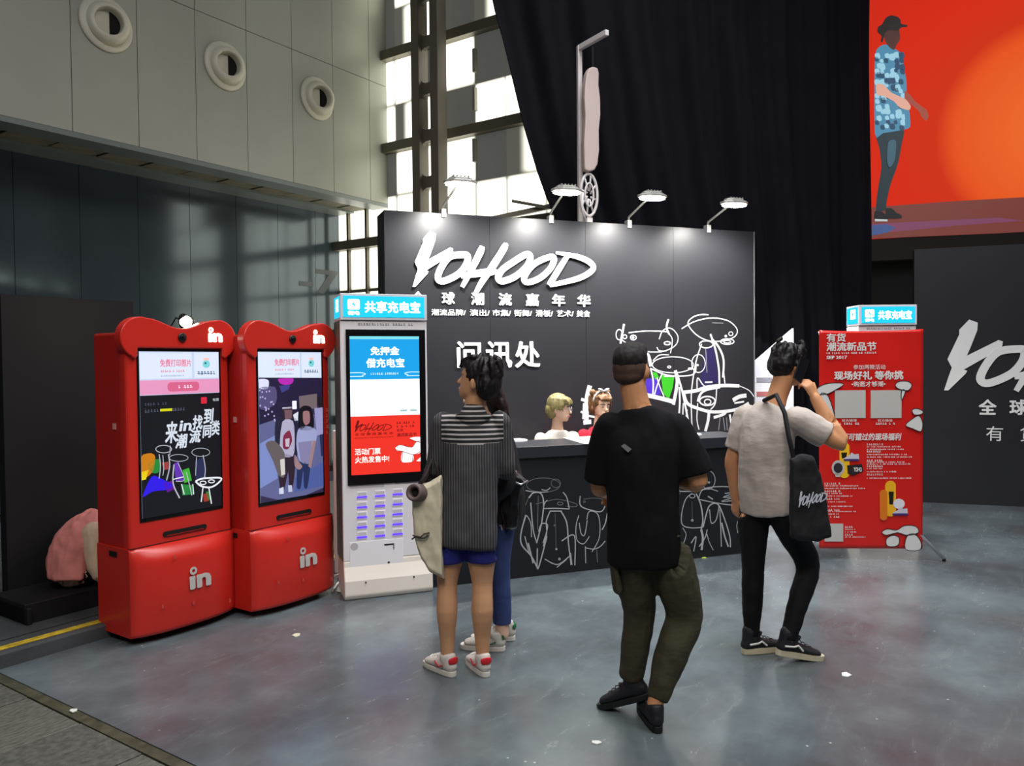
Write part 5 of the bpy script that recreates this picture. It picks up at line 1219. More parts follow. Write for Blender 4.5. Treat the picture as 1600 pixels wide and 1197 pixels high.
loft(bm, leg_pts((.09, 0, .72), (.096, .01, .46), (.094, -.01, .09), (.085, .074, .054, .057, .033)))
blob(bm, 'body', SK1, P, .0065, 3)
bm = cbm()
for cx in (-.065, .09): loft(bm, [(cx, 0, .76, .09, .1), (cx, 0, .68, .088, .095), (cx*1.02, 0, .60, .083, .086), (cx*1.02, 0, .585, .083, .086)])
loft(bm, [(.012, 0, .72, .15, .1), (.012, 0, .84, .14, .1)])
blob(bm, 'shorts', mat('navy shorts', (22, 26, 110), .8, noise_amt=.1), P, .008, 2, .004)
def cut_flat(bm, z, up=False): pass
bm = cbm()
loft(bm, [(.02, -.035, .655, .150, .10), (.025, -.022, .72, .158, .115), (.032, -.012, .88, .148, .115), (.042, -.005, 1.05, .148, .115), (.055, 0, 1.20, .162, .108), (.057, .0, 1.27, .158, .092), (.06, .0, 1.305, .12, .072), (.062, 0, 1.33, .08, .064)], seg=20)
for S_, E_, W_ in ((LS_, LE, LW), (RS, RE, RW_)):
    loft(bm, arm_pts(S_, E_, lerp(E_, W_, .8), (.058, .054, .050, .048, .046)), side=(0, 1, 0))
loft(bm, [(.05, 0, 1.29, .17, .07), (.055, 0, 1.325, .14, .066)])
sh = blob(bm, 'striped_tunic', stripe_mat(False), P, .007, 3, .006, .07, seed=3)
me = sh.data; me.materials.append(stripe_mat(True))
for p in me.polygons:
    c = p.center
    if c.z > 1.19 + .10*abs(c.x-.055)**1.0*1.0 and c.x > -.10 and c.x < .215: p.material_index = 1
bm = bmesh.new(); loft(bm, [(-.02, -.05, 1.335, .012, .01), (.0, -.072, 1.34, .014, .008), (.062, -.082, 1.34, .014, .008), (.13, -.068, 1.335, .014, .01), (.145, -.04, 1.33, .012, .01)], side=(0, 0, 1)); loft(bm, [(.062, -.03, 1.325, .082, .066), (.062, -.022, 1.345, .07, .060)])
blob(bm, 'collar', stripe_mat(True), P, .006, 2)
bm = bmesh.new()
ell(bm, (0, -.018, .142), (.085, .096, .092), M); ell(bm, (0, -.058, .105), (.082, .066, .085), M); ell(bm, (0, -.06, .055), (.055, .04, .04), M)
ell(bm, (0, .052, .185), (.066, .045, .04), M)
random.seed(2)
for k in range(46):
    a = random.uniform(-2.6, 2.6); z = random.uniform(.09, .21)
    x, y = .082*math.sin(a), -.02-.085*math.cos(a)
    if y > .02: z = max(z, .17)
    tuft(bm, M, [(x*.8, y*.8, z+.03), (x*1.05, y*1.02, z), (x*1.16, y*1.1-.005, z-.045)], .014)
for k in range(9): x = -.05+.0125*k; tuft(bm, M, [(x, .03, .225), (x+.01, .085, .20), (x+.012, .104, .158)], .014)
blob(bm, 'hair', mhair, P, .006, 1, .005, .02)
msw = mat('white trainer', (214, 206, 200), .5); mso = mat('white rubber sole', (222, 218, 208), .5); mrt = mat('red heel tab', (206, 30, 44), .5)
shoe(P, (-.088, -.012, .095), 42, 0, msw, mso, .25, mrt); shoe(P, (.094, -.012, .095), 24, 0, msw, mso, .25, mrt)
# tote bag over her arm
tb_ = empty('tote_bag', (-.46, 3.965, 0), 0, 'cream cotton tote bag hanging from the arm of the person in the striped tunic', 'bag')
def puff(name, pts, y0, y1, m, parent, thick, voxel=.006, disp=.008):
    bm = bmesh.new(); n = len(pts); cx = sum(p[0] for p in pts)/n; cz = sum(p[1] for p in pts)/n; Rr = []
    for k, yy in ((.9, -1), (1, -.45), (1, .45), (.9, 1)):
        Rr.append([bm.verts.new((cx+(p[0]-cx)*k, (y0+y1)/2+yy*thick/2, cz+(p[1]-cz)*k)) for p in pts])
    for a, b in zip(Rr, Rr[1:]):
        for i in range(n): bm.faces.new((a[i], a[(i+1) % n], b[(i+1) % n], b[i]))
    bm.faces.new(Rr[0][::-1]); bm.faces.new(Rr[-1]); return blob(bm, name, m, parent, voxel, 3, disp, .05)
S_ = 310.; bx_ = lambda px, py: ((px-800)/S_+.46, 1.6-(py-568.5)/S_)
puff('bag_body', [bx_(*p) for p in ((655, 757), (672, 752), (688, 742), (690, 780), (688, 830), (690, 905), (684, 903), (668, 893), (655, 872), (647, 848), (643, 815), (642, 785), (644, 765))], 0, 0, mat('cream cotton', (204, 194, 168), .9, noise_amt=.06, nscale=5, bump=.2, bscale=12), tb_, .07, .005, .006)
mds = mat('dark brown strap', (40, 30, 28), .7)
MB().tube([(bx_(650, 762)[0], -.02, bx_(650, 762)[1]), (bx_(664, 742)[0], .0, bx_(0, 742)[1]), (bx_(674, 728)[0], .06, bx_(0, 724)[1]+.03), (bx_(684, 745)[0], .02, bx_(0, 745)[1])], .011).build('handle', mds, tb_, True)
MB().tube([(bx_(655, 765)[0], .03, bx_(0, 762)[1]), (bx_(668, 748)[0], .08, bx_(0, 742)[1]), (bx_(678, 730)[0], .14, bx_(0, 724)[1]+.03), (bx_(686, 748)[0], .08, bx_(0, 745)[1])], .011).build('handle', mds, tb_, True)
mb = MB(); c = bx_(656, 836); t_ = -.0455
mb.tube([(c[0]-.045, t_, c[1]-.012), (c[0]-.02, t_-.004, c[1]+.004), (c[0], t_-.006, c[1]), (c[0]+.02, t_-.004, c[1]+.016), (c[0]+.045, t_, c[1]+.02)], .004, 6)
mb.tube([(c[0]-.04, t_, c[1]+.008), (c[0]-.01, t_-.006, c[1]-.004), (c[0]+.02, t_-.004, c[1]-.006), (c[0]+.04, t_, c[1]+.008)], .004, 6)
mb.build('cord_bow', mds, tb_, True)
rc = empty('rolled_cloth', (-.46+bx_(652, 768)[0], 3.93, bx_(652, 768)[1]), 0, 'rolled brown cloth tube sticking out of the top of the cream tote bag', 'cloth')
mb = MB(); Mx = Matrix.Rotation(R(-20), 4, 'Z') @ Matrix.Rotation(R(78), 4, 'X')
mb.lathe([(.022, -.14), (.04, -.14), (.046, -.10), (.046, .03), (.043, .045), (.036, .05), (.026, .045), (.022, .02), (.02, -.12)], 24, Mx); mb.build('roll', mat('brown grey cloth', (96, 80, 78), .6, noise_amt=.2, nscale=10), rc, True)
mb = MB(); mb.lathe([(.024, .02), (.0, .0235)], 20, Mx); mb.build('hollow', mat('black void', (6, 6, 6), .9), rc)

# ---------- 2 long-haired person behind her, facing left
P = person('person', (-.10, 4.42, 0), 'person with long dark hair and jeans mostly hidden behind the one in the striped tunic')
M = HM((-.06, .03, 1.32), 92, -4, 0, .98)
bm = bmesh.new(); head(bm, M)
loft(bm, [(-.02, .03, 1.2, .06, .06), (-.045, .03, 1.3, .045, .05), (-.05, .03, 1.4, .05, .055)], side=(0, 1, 0))
loft(bm, [(.03, .03, .85, .14, .10), (.02, .03, 1.0, .12, .09), (-.01, .03, 1.18, .16, .09)], side=(0, 1, 0))
A2 = [((.0, -.14, 1.19), (.07, -.17, .95), (-.06, -.16, .83)), ((-.0, .2, 1.19), (.02, .23, .95), (-.12, .22, .85))]
for i, (a, b, c) in enumerate(A2): loft(bm, arm_pts(a, b, c, (.042, .038, .033, .03, .023)), side=(0, 1, 0)); hand(bm, c, V3(c)-V3(b), (0, -1 if i == 0 else 1, 0), 1, 40, .9)
for y in (-.06, .10): loft(bm, leg_pts((.025, y, .82), (.02, y, .48), (.035, y, .09), back=(.015, 0, 0)), side=(0, 1, 0))
blob(bm, 'body', SK2, P, .007, 3)
bm = cbm()
for y in (-.06, .10): loft(bm, [(.025, y, .86, .09, .1), (.025, y, .7, .084, .086), (.02, y, .46, .062, .062), (.03, y, .25, .052, .056), (.032, y, .15, .05, .055)], side=(0, 1, 0))
loft(bm, [(.03, .02, .82, .15, .1), (.03, .02, .9, .14, .1)], side=(0, 1, 0))
blob(bm, 'jeans', mat('blue denim', (44, 62, 112), .85, noise_amt=.2, nscale=14, bump=.8, bscale=10), P, .008, 2, .005)
bm = cbm()
loft(bm, [(.04, .03, .72, .16, .12), (.04, .03, .85, .16, .125), (.03, .03, 1.0, .155, .115), (.0, .03, 1.16, .19, .105), (-.01, .03, 1.22, .12, .08)], side=(0, 1, 0), seg=18)
for a, b, c in A2: loft(bm, arm_pts(a, b, lerp(b, c, .8), (.06, .056, .052, .05, .045)), side=(0, 1, 0))
blob(bm, 'dark_jacket', mat('black jacket', (20, 20, 24), .7, noise_amt=.2, nscale=10), P, .008, 3, .008, .07)
bm = bmesh.new(); ell(bm, (0, -.02, .14), (.084, .098, .093), M); ell(bm, (0, -.06, .08), (.08, .06, .1), M)
for x in (-.07, -.045, -.02, .0, .02, .045, .07): loft(bm, [(x, -.07, .16, .03, .03), (x*1.05, -.105, .06, .032, .03), (x*1.1, -.125, -.06, .03, .026), (x*1.0, -.13, -.17, .022, .02), (x*.9, -.135, -.24, .010, .010)], M=M)
blob(bm, 'long_hair', mat('dark brown long hair', (34, 20, 20), .5, noise_amt=.3, nscale=60, stretch=(1, 1, .15)), P, .007, 1, .005, .02)
mgt = mat('green heel tab', (34, 104, 60), .5); msw2 = mat('pale trainer', (206, 200, 192), .5)
shoe(P, (.045, .10, .095), 88, 0, msw2, mso, .26, mgt); shoe(P, (-.01, -.06, .095), 78, 0, msw2, mso, .26, mgt)
hb = empty('handbag', (.02, 4.30, 0), 0, 'black handbag with silver trim beside the long haired person', 'bag')
S2 = 284.; hx = lambda px, py: ((px-800)/S2-.02, 1.6-(py-568.5)/S2)
puff('bag_body', [hx(*p) for p in ((784, 728), (796, 722), (806, 738), (822, 752), (812, 762), (808, 790), (806, 825), (786, 828), (780, 800), (780, 750))], 0, 0, mat('black leather', (14, 14, 16), .35), hb, .12, .007, .01)
mb = MB(); mb.tube([(*[hx(783, 736)[0], -.07], hx(0, 736)[1]), (hx(797, 750)[0], -.075, hx(0, 747)[1]), (hx(812, 755)[0], -.07, hx(0, 754)[1]), (hx(823, 752)[0], -.05, hx(0, 749)[1])], .005, 6); mb.tube([(hx(797, 722)[0], -.06, hx(0, 722)[1]), (hx(806, 738)[0], -.07, hx(0, 737)[1]), (hx(818, 750)[0], -.06, hx(0, 747)[1])], .004, 6); mb.build('silver_trim', mat('silver trim', (200, 200, 205), .25, .8), hb, True)
mb = MB(); mb.tube([(hx(790, 735)[0], 0, hx(0, 735)[1]), (hx(783, 690)[0]-.02, 0, hx(0, 700)[1]), (hx(775, 660)[0], .05, hx(0, 668)[1])], .01, 6); mb.build('strap', mat('black leather', (14, 14, 16), .35), hb, True)

# ---------- 3 man in black T-shirt and olive trousers, mid stride
P = person('person', (.575, 3.46, 0), 'man with cropped hair in black T-shirt and olive cargo trousers walking away')
M = HM((-.045, .025, 1.462), -28, 4, 0, .98)
bm = bmesh.new(); head(bm, M)
loft(bm, [(-.01, -.01, 1.34, .075, .07), (-.03, 0, 1.42, .06, .06), (-.045, .005, 1.5, .058, .062)])
loft(bm, [(.01, 0, .8, .15, .11), (.01, 0, 1.0, .14, .1), (0, 0, 1.2, .15, .10), (0, 0, 1.33, .12, .06)])
LS_, LE, LW = (-.155, 0, 1.34), (-.185, .06, 1.05), (-.13, .27, .98)
RS, RE, RW_ = (.155, 0, 1.33), (.235, -.03, 1.075), (.13, .20, 1.06)
for S_, E_, W_, sg in ((LS_, LE, LW, -1), (RS, RE, RW_, 1)):
    loft(bm, arm_pts(S_, E_, W_, (.055, .05, .043, .042, .029)), side=(0, 1, 0)); hand(bm, W_, V3(W_)-V3(E_), (0, -.4, 1), -sg, 40)
HL, KL, AL = (-.06, 0, .84), (-.008, .09, .47), (-.045, .10, .135); HRr, KR, AR = (.095, 0, .84), (.185, .03, .47), (.035, -.055, .10)
loft(bm, leg_pts(HL, KL, AL)); loft(bm, leg_pts(HRr, KR, AR))
blob(bm, 'body', SK3, P, .007, 3)
bm = cbm()
loft(bm, [(.0, -.0, .715, .165, .115), (.0, -.005, .80, .165, .125), (-.0, 0, .95, .158, .13), (-.005, 0, 1.1, .165, .13), (-.003, 0, 1.22, .18, .122), (-.003, 0, 1.31, .17, .098), (-.015, 0, 1.365, .12, .082), (-.02, 0, 1.40, .078, .07)], seg=20)
loft(bm, [(*(V3(LS_)-V3((-.012, 0, .02))), .064, .07), (*lerp(LS_, LE, .5), .07, .076), (*lerp(LS_, LE, .92), .068, .075)], side=(0, 1, 0)); loft(bm, [(*(V3(RS)-V3((.012, 0, .02))), .064, .07), (*lerp(RS, RE, .5), .072, .08), (*lerp(RS, RE, .88), .072, .085)], side=(0, 1, 0))
ts = blob(bm, 'black_tshirt', mat('black cotton', (15, 15, 18), .9, spec=.2, bump=.7, bscale=7, stretch=(1.6, 1.6, .8)), P, .008, 3, .007, .10, seed=1)
MB().prism([(-.115, 1.245), (-.10, 1.255), (-.07, 1.232), (-.085, 1.218)], -.128, -.126).build('small_print', mat('print grey', (120, 118, 122), .7), ts)
bm = cbm()
loft(bm, [(*HL, .095, .112), (*lerp(HL, KL, .5), .098, .105), (*KL, .072, .085), (*lerp(KL, AL, .5), .068, .078), (*lerp(KL, AL, .85), .058, .062), (*lerp(KL, AL, .93), .05, .056)])
loft(bm, [(*HRr, .088, .112), (*lerp(HRr, KR, .5), .098, .108), (*KR, .082, .09), (*lerp(KR, AR, .35), .078, .088), (*lerp(KR, AR, .8), .056, .06), (*lerp(KR, AR, .93), .046, .05)])
loft(bm, [(.01, 0, .80, .165, .125), (.01, 0, .88, .155, .12)])
mol = mat('olive cotton', (58, 54, 34), .85, noise_amt=.12, nscale=8, bump=1, bscale=9, stretch=(1, 1, 1.8))
tr = blob(bm, 'olive_trousers', mol, P, .008, 3, .007, .07, seed=5)
bm = bmesh.new(); loft(bm, [(.175, -.01, .66, .02, .06), (.20, -.005, .55, .022, .062)]); blob(bm, 'cargo_pocket', mol, tr, .007, 2, .004)
bm = bmesh.new(); loft(bm, [(-.135, 0, .72, .02, .06), (-.115, .0, .6, .022, .062)]); blob(bm, 'cargo_pocket', mol, tr, .007, 2, .004)
bm = bmesh.new(); ell(bm, (0, -.01, .158), (.0775, .094, .078), M); ell(bm, (0, .035, .19), (.068, .058, .042), M)
blob(bm, 'cropped_hair', mat('black cropped hair', (20, 15, 15), .8, noise_amt=.2, nscale=50), P, .006, 2, .003, .02)
bm = bmesh.new(); ell(bm, (0, -.022, .115), (.0765, .080, .075), M); ell(bm, (0, -.045, .085), (.066, .055, .045), M)
blob(bm, 'faded_sides', mat('shaved hair', (74, 52, 44), .8, noise_amt=.2, nscale=40), P, .006, 2)
msb = mat('black trainer', (18, 18, 24), .6); msk = mat('black sole', (12, 12, 14), .6)
shoe(P, (.035, -.055, .098), 6, 0, msb, msk, .27); shoe(P, (-.045, .09, .155), 62, -22, msb, msk, .27)

# ---------- 4 man in pale T-shirt with phone, walking right
P = person('person', (1.33, 4.28, 0), 'man in pale grey T-shirt and tight black trousers holding a phone to his ear')
M = HM((.165, .02, 1.475), -62, -10, 0, .98)
sd = (.5, -.87, 0)
bm = bmesh.new(); head(bm, M)
loft(bm, [(.09, 0, 1.33, .07, .065), (.11, 0, 1.40, .055, .055), (.15, .01, 1.5, .055, .06)], side=sd)
loft(bm, [(.05, 0, .92, .12, .09), (.04, 0, 1.0, .13, .095), (.06, 0, 1.22, .14, .09), (.08, 0, 1.31, .10, .06)], side=sd)
LS_, LE, LW = (-.01, .14, 1.29), (-.09, .16, 1.04), (-.06, .2, .82)
RS, RE, RW_ = (.175, -.13, 1.29), (.395, -.16, 1.165), (.285, -.09, 1.40)
loft(bm, arm_pts(LS_, LE, LW, (.052, .046, .04, .038, .027)), side=(0, 1, 0)); hand(bm, LW, (0, .05, -1), (-.9, -.3, 0), -1, 30)
loft(bm, arm_pts(RS, RE, RW_, (.054, .048, .044, .042, .03)), side=(0, 1, 0)); hand(bm, RW_, V3((.225, -.085, 1.52))-V3(RW_), (.5, -.85, .1), 1, 48)
HL, KL, AL = (.0, .05, .82), (-.015, .02, .46), (-.03, .0, .10); HRr, KR, AR = (.11, -.05, .82), (.265, -.04, .49), (.13, -.12, .115)
loft(bm, leg_pts(HL, KL, AL)); loft(bm, leg_pts(HRr, KR, AR)); blob(bm, 'body', SK3, P, .007, 3)
bm = cbm()
loft(bm, [(.055, 0, .775, .155, .115), (.05, 0, .85, .155, .12), (.04, 0, 1.0, .15, .12), (.05, 0, 1.15, .165, .12), (.065, 0, 1.26, .17, .105), (.08, 0, 1.33, .12, .08), (.09, 0, 1.355, .08, .07)], side=sd, seg=20)
loft(bm, [(*LS_, .072), (*lerp(LS_, LE, .5), .07), (*lerp(LS_, LE, .75), .068)], side=(0, 1, 0)); loft(bm, [(*RS, .075), (*lerp(RS, RE, .4), .074), (*lerp(RS, RE, .66), .074)], side=(0, 1, 0))
blob(bm, 'pale_tshirt', mat('pale grey cotton', (190, 178, 170), .9, noise_amt=.04, nscale=5, bump=1, bscale=7, stretch=(.8, .8, 1.8)), P, .008, 3, .007, .09, seed=8)
bm = cbm()
loft(bm, [(*HL, .095, .1), (*lerp(HL, KL, .5), .078, .08), (*KL, .06, .064), (*lerp(KL, AL, .4), .058, .062), (*AL, .04, .042)]); loft(bm, [(*HRr, .095, .1), (*lerp(HRr, KR, .5), .08, .085), (*KR, .063, .066), (*lerp(KR, AR, .4), .058, .06), (*AR, .04, .042)])
loft(bm, [(.055, 0, .755, .135, .1), (.055, 0, .86, .14, .1)], side=sd)
for q in (HL, HRr): loft(bm, [(*q, .095), (*lerp(q, (.055, 0, .8), .5), .1), (.055, 0, .79, .095)], side=sd)
blob(bm, 'black_trousers', mat('black denim', (11, 11, 14), .8, spec=.25, bump=.6, bscale=14), P, .008, 3, .004, .05)
bm = bmesh.new(); ell(bm, (0, -.018, .142), (.084, .096, .092), M); ell(bm, (0, -.058, .10), (.080, .062, .075), M); ell(bm, (0, .05, .185), (.068, .048, .046), M)
for k in range(34):
    a = random.uniform(-2.5, 2.5); z = random.uniform(.09, .22); x, y = .082*math.sin(a), -.02-.085*math.cos(a)
    if y > .02: z = max(z, .17)
    tuft(bm, M, [(x*.8, y*.8, z+.02), (x*1.04, y*1.02, z), (x*1.1, y*1.08, z-.03)], .013)
blob(bm, 'hair', mhair, P, .006, 1, .005, .02)
mks = mat('cream rubber sole', (206, 196, 168), .5); mwv = mat('white side stripe', (220, 218, 214), .6)
shoe(P, (-.03, .0, .095), -74, 0, msb, mks, .27, stripe=mwv, high=True, solez=.034); shoe(P, (.135, -.115, .12), -84, -10, msb, mks, .27, stripe=mwv, high=True, solez=.034)
ph = empty('mobile_phone', (1.33+.215, 4.28-.075, 1.555), 0, 'dark phone held to the ear of the man in the pale T-shirt', 'phone')
Mp = Matrix.Rotation(R(30), 4, 'Z') @ Matrix.Rotation(R(28), 4, 'Y')
mb = MB(); mb.box(-.034, .034, -.005, .005, -.068, .068, Mp); mb.build('case', mat('phone case dark', (26, 24, 30), .3), ph, bevel=.003)
mb = MB(); mb.box(-.035, -.015, -.0065, -.004, .04, .06, Mp); mb.build('camera_bump', mat('lens ring', (26, 18, 18), .4), ph)
# his black shopper
sb = empty('shoulder_bag', (1.33+.25, 4.28-.27, 0), 0, 'large flat black shoulder bag with white scrawl lettering carried by the man on the phone', 'bag')
S4 = 305.; sx_ = lambda px, py: ((px-800)/S4-1.58, 1.6-(py-563)/S4)
puff('bag_body', [sx_(*p) for p in ((1232, 715), (1250, 708), (1268, 712), (1280, 740), (1290, 790), (1296, 838), (1275, 846), (1250, 844), (1232, 838))], 0, 0, mat('black canvas', (20, 20, 24), .8), sb, .05, .007, .006)
mb = MB(); a, b, c_, d_ = sx_(1238, 716), sx_(1233, 680), sx_(1226, 645), sx_(1224, 622)
mb.tube([(a[0], -.0, a[1]), (b[0], .03, b[1]), (c_[0]+.01, .05, c_[1]), (d_[0]+.0, .13, d_[1]+.015), (d_[0]-.03, .24, d_[1]-.02)], [.012]*5, 6); mb.build('strap', mat('black canvas', (20, 20, 24), .8), sb, True)
mw_ = mat('white scrawl', (205, 208, 222), .7)
A_, B_ = sx_(1240, 793), sx_(1284, 759); kx, kz = (B_[0]-A_[0])/1220, (B_[1]-A_[1])*.85/440
fb = lambda u, v: (A_[0]+(u-230)*kx, A_[1]+(610-v)*kz+(u-230)*kx*.22)
mb = MB(); mb.prism([fb(*p) for p in LG['Y']], -.050, -.046)
for i, (pts, wd, c9) in enumerate(LS): wd = wd if isinstance(wd, list) else [wd]*len(pts); mb.ribbon([fb(*p) for p in pts], [v*kx*1.4 for v in wd], -.050-.0002*i, closed=c9)
tx = mb.build('brush_scrawl', mw_, sb)

# ---------- 5, 6 staff seated behind the counter
def staff(px, yo, z_top, shirt_c, skin_m, yaw, label, hairc, kind):
    lx = CT.loc(px, 660, yo)[0]; wx_, wy_, _ = CT.world(lx, yo)
    P = person('person', (wx_, wy_, 0), label); zc = z_top-.225; th = R(20.3)
    f2 = lambda x, y: V3((x*math.cos(th)-y*math.sin(th), x*math.sin(th)+y*math.cos(th), 0))     # y negative = towards the counter
    M = HM((0, 0, zc), 180+20.3+yaw, -4, 0, 1.0); bm = bmesh.new(); head(bm, M)
    sdv = f2(1, 0)
    L3 = lambda x, y, z: (f2(x, y)+V3((0, 0, z)))[:]
    loft(bm, [(*L3(0, .02, zc-.12), .062, .06), (*L3(0, .015, zc-.02), .046, .05), (*L3(0, .0, zc+.07), .048, .052)], side=sdv)
    loft(bm, [(*L3(0, .08, .52), .15, .11), (*L3(0, .06, .75), .13, .10), (*L3(0, .03, zc-.22), .15, .09), (*L3(0, .02, zc-.14), .11, .06)], side=sdv)
    arms = []
    for s in (-1, 1):
        a, b, c = L3(s*.150, .03, zc-.155), L3(s*.20, -.0, zc-.37), L3(s*.12, -.2, zc-.36); arms.append((a, b, c))
        loft(bm, arm_pts(a, b, c, (.045, .04, .034, .032, .024)), side=(0, 1, 0)); hand(bm, c, V3(c)-V3(b), (0, 0, 1), s, 35, .9)
        loft(bm, leg_pts(L3(s*.09, .08, .55), L3(s*.11, -.32, .52), L3(s*.11, -.28, .1), back=(0, .02, 0)), side=sdv)
    blob(bm, 'body', skin_m, P, .0075, 2)
    face_parts(P, M)
    bm = cbm(); loft(bm, [(*L3(0, .08, .56), .17, .13), (*L3(0, .06, .75), .155, .12), (*L3(0, .03, zc-.22), .175, .11), (*L3(0, .02, zc-.14), .145, .085), (*L3(0, .02, zc-.085), .085, .07)], side=sdv, seg=20)
    for a, b, c in arms: loft(bm, [(*a, .056), (*lerp(a, b, .5), .06), (*lerp(a, b, .95), .058)], side=(0, 1, 0))
    blob(bm, 'tshirt', mat('staff shirt %d' % shirt_c[0]+str(shirt_c[1]), shirt_c, .85), P, .008, 3, .008, .07)
    bm = cbm()
    for s in (-1, 1): loft(bm, [(*L3(s*.09, .08, .56), .1), (*L3(s*.11, -.12, .55), .085), (*L3(s*.11, -.32, .53), .065), (*L3(s*.11, -.3, .3), .062), (*L3(s*.11, -.28, .14), .055)], side=sdv)
    blob(bm, 'trousers', mat('black denim', (11, 11, 14), .8, spec=.25, bump=.6, bscale=14), P, .01, 2)
    for s in (-1, 1): p = L3(s*.11, -.28, .095); shoe(P, p, 200.3, 0, msb, msk, .26)
    # stool that carries the sitter
    st = empty('stool', (*CT.world(lx, yo+.08)[:2], 0), th, 'black stool under the ' + kind + ' behind the counter', 'stool')
    MB().lathe([(.15, .40), (.17, .41), (.17, .435), (.15, .445)], 24).build('seat', msk, st, True)
    for k in range(4): a = R(45+90*k); MB().tube([(.11*math.cos(a), .11*math.sin(a), .405), (.17*math.cos(a), .17*math.sin(a), 0)], .011).build('leg', msv, st, True)
    return P, M
P, M = staff(872, .80, 1.325, (222, 214, 204), SK2, 52, 'seated staff person with short olive blond hair and glasses in a pale T-shirt', None, 'staff person with glasses')
bm = bmesh.new(); ell(bm, (0, -.012, .148), (.090, .100, .094), M); ell(bm, (0, -.05, .09), (.087, .068, .078), M); ell(bm, (0, .055, .175), (.076, .052, .04), M)
for k in range(13): x = -.066+.011*k; tuft(bm, M, [(x, .05, .20), (x*1.02, .092, .178), (x*1.0, .103, .148)], .013)
for s in (-1, 1):
    for k in range(5): y = .05-.025*k; tuft(bm, M, [(s*.07, y, .19), (s*.086, y+.004, .14), (s*.087, y+.008, .088)], .016)
blob(bm, 'short_hair', mat('olive blond hair', (128, 118, 74), .55, noise_amt=.25, nscale=60, stretch=(1, 1, .15)), P, .0065, 1, .004, .02)
for s in (-1, 1):
    mb = MB(); mb.tube([M @ V3((s*.034+.024*math.cos(t*math.pi/8), .107-.004*abs(math.cos(t*math.pi/8)), .106+.02*math.sin(t*math.pi/8))) for t in range(16)], .0018, 6, True)
    if s > 0: mb.tube([M @ V3((-.011, .108, .108)), M @ V3((0, .114, .111)), M @ V3((.011, .108, .108))], .0016, 6)
    mb.tube([M @ V3((s*.058, .104, .11)), M @ V3((s*.076, .06, .112)), M @ V3((s*.083, -.005, .11))], .0016, 6)
    mb.build('glasses_frame', mat('silver trim', (200, 200, 205), .25, .8), P, True)
P, M = staff(938, .86, 1.335, (190, 26, 50), SK2, 4, 'seated staff person in a red top with a ribbon headband and fringe', None, 'staff person in red')
bm = bmesh.new(); ell(bm, (0, -.012, .148), (.088, .098, .094), M); ell(bm, (0, -.05, .09), (.086, .06, .078), M); ell(bm, (0, .045, .188), (.07, .048, .032), M)
for k in range(11): x = -.055+.011*k; tuft(bm, M, [(x, .055, .20), (x*1.02, .092, .18), (x*1.0, .098, .160)], .009)
for s in (-1, 1):
    for k in range(5): y = .055-.025*k; tuft(bm, M, [(s*.074, y-.02, .19), (s*.084, y-.02, .13), (s*.084, y-.02, .05)], .012)
    ell(bm, (s*.075, -.02, .225), (.032, .032, .03), M, None, 2)
blob(bm, 'hair', mat('brown blond hair', (120, 84, 52), .55, noise_amt=.25, nscale=60, stretch=(1, 1, .15)), P, .0065, 1, .004, .02)
mb = MB(); mb.tube([M @ V3((.094*math.sin(t), .03*1.0, .14+.103*math.cos(t))) for t in [R(-85+17*k) for k in range(11)]], .008, 6)
hb2 = mb.build('headband', mat('white grey ribbon', (226, 226, 232), .7, noise_amt=.4, nscale=40), P, True)
for s in (-1, 1): bm = bmesh.new(); ell(bm, (s*.03, .045, .252), (.03, .012, .014), M, Matrix.Rotation(R(s*-25), 3, 'Y'), 2); me = bpy.data.meshes.new('b'); bm.to_mesh(me); bm.free(); link('ribbon_bow', me, mat('white grey ribbon', (226, 226, 232), .7), hb2, True)

# ---------- 7 person in pink crouching behind the first kiosk, sitting on the partition plinth
px0 = PP.world(.40, .19); P = person('person', (px0[0], px0[1], .205), 'person in a pale pink shirt bent over, sitting low behind the nearest red kiosk')
th = PP.th; u2 = lambda x, y, z: (x*math.cos(th)-y*math.sin(th), x*math.sin(th)+y*math.cos(th), z)
sdv = V3(u2(0, 1, 0)); M = HM(u2(.26, -.13, .30), math.degrees(th)-90, -55, 0, .95)
bm = bmesh.new(); head(bm, M)
loft(bm, [(*u2(-.04, 0, .09), .13, .1), (*u2(-.02, 0, .22), .13, .1), (*u2(.06, -.03, .34), .15, .09), (*u2(.16, -.06, .40), .12, .07), (*u2(.24, -.1, .40), .055, .055)], side=sdv)
for s in (-1, 1):
    a, b, c = u2(.14, s*.14-.03, .37), u2(.13, s*.17-.08, .12), u2(.30, s*.1-.14, .12)
    loft(bm, arm_pts(a, b, c, (.044, .04, .034, .03, .023)), side=sdv); hand(bm, c, V3(c)-V3(b), (0, 0, 1), s, 35, .85)
    loft(bm, leg_pts(u2(.02, s*.08, .08), u2(.34, s*.1-.1, .24), u2(.34, s*.1-.16, -.04)), side=sdv)
blob(bm, 'body', SK2, P, .0075, 2)
bm = cbm(); loft(bm, [(*u2(-.05, 0, .06), .155, .12), (*u2(-.03, 0, .22), .155, .125), (*u2(.05, -.03, .34), .175, .11), (*u2(.14, -.05, .395), .14, .09)], side=sdv, seg=18)
for s in (-1, 1): a, b = u2(.14, s*.14-.03, .37), u2(.13, s*.17-.08, .12); loft(bm, [(*a, .068), (*lerp(a, b, .5), .066), (*lerp(a, b, .95), .06)], side=sdv)
o = blob(bm, 'pink_shirt', mat('faded pink cotton', (214, 130, 124), .85, noise_amt=.08), P, .008, 3, .012, .07)
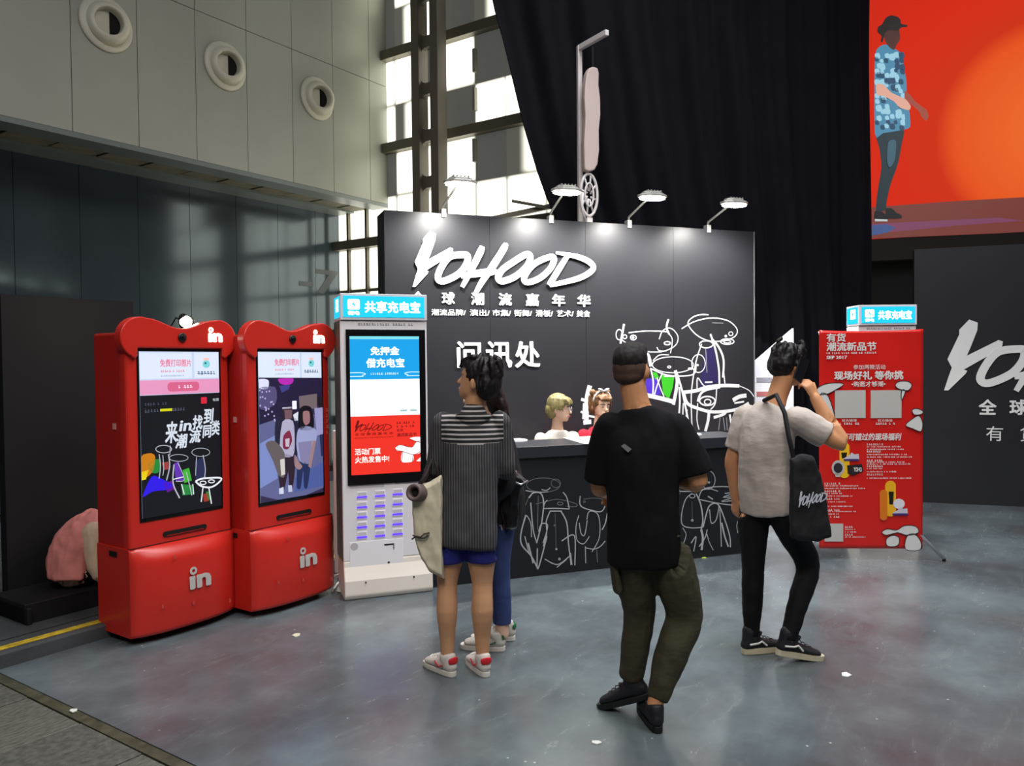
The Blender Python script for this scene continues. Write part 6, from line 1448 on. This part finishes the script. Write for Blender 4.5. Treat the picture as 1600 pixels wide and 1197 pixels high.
bm = cbm(); a, b, c = u2(.03, -.16, .33), u2(.04, -.22, .10), u2(.20, -.24, .04)
loft(bm, [(*lerp(a, b, -.05), .074), (*lerp(a, b, .5), .072), (*b, .066), (*lerp(b, c, .5), .055)], side=sdv)
blob(bm, 'cream_sleeve', mat('cream cotton sleeve', (206, 180, 156), .85), P, .008, 3, .008, .07)
bm = cbm()
for s in (-1, 1): loft(bm, [(*u2(.02, s*.08, .09), .095), (*u2(.18, s*.09-.05, .17), .08), (*u2(.34, s*.1-.1, .24), .062), (*u2(.34, s*.1-.14, .08), .058), (*u2(.34, s*.1-.16, .0), .05)], side=sdv)
blob(bm, 'trousers', mat('black denim', (11, 11, 14), .8, spec=.25, bump=.6, bscale=14), P, .01, 2)
bm = bmesh.new(); ell(bm, (0, -.018, .142), (.086, .098, .094), M); ell(bm, (0, -.055, .09), (.083, .066, .085), M); blob(bm, 'hair', mhair, P, .007, 1, .005, .02)
for s in (-1, 1): shoe(P, u2(.34, s*.1-.17, -.10+.075), math.degrees(th)-100, 0, msw, mso, .24)

# ---------- keep skin under clothes and trousers under shirts
from mathutils.bvhtree import BVHTree
def tuck(inner, outers, reach=.035, gap=.006):
    for oc in outers:
        me = oc.data; t = BVHTree.FromPolygons([v.co for v in me.vertices], [p.vertices for p in me.polygons])
        vs = inner.data.vertices; co = [v.co.copy() for v in vs]; nn = [v.normal.copy() for v in vs]
        for v, c, n in zip(vs, co, nn):
            loc, nr, idx, d = t.find_nearest(c, reach)
            if loc is None or nr.dot(n) < .45: continue
            dd = (c-loc).dot(nr)
            if dd > -gap: v.co = c - nr*(dd+gap)
for P in [o for o in COL.objects if o.name.split('.')[0] == 'person']:
    ch = {c.name.split('.')[0]: c for c in P.children}
    tops = [ch[k] for k in ch if 'shirt' in k or 'tunic' in k or 'jacket' in k]
    bots = [ch[k] for k in ch if k in ('shorts', 'jeans', 'trousers', 'olive_trousers', 'black_trousers')]
    for b in bots: tuck(b, tops, .04)
    tuck(ch['body'], tops + bots)
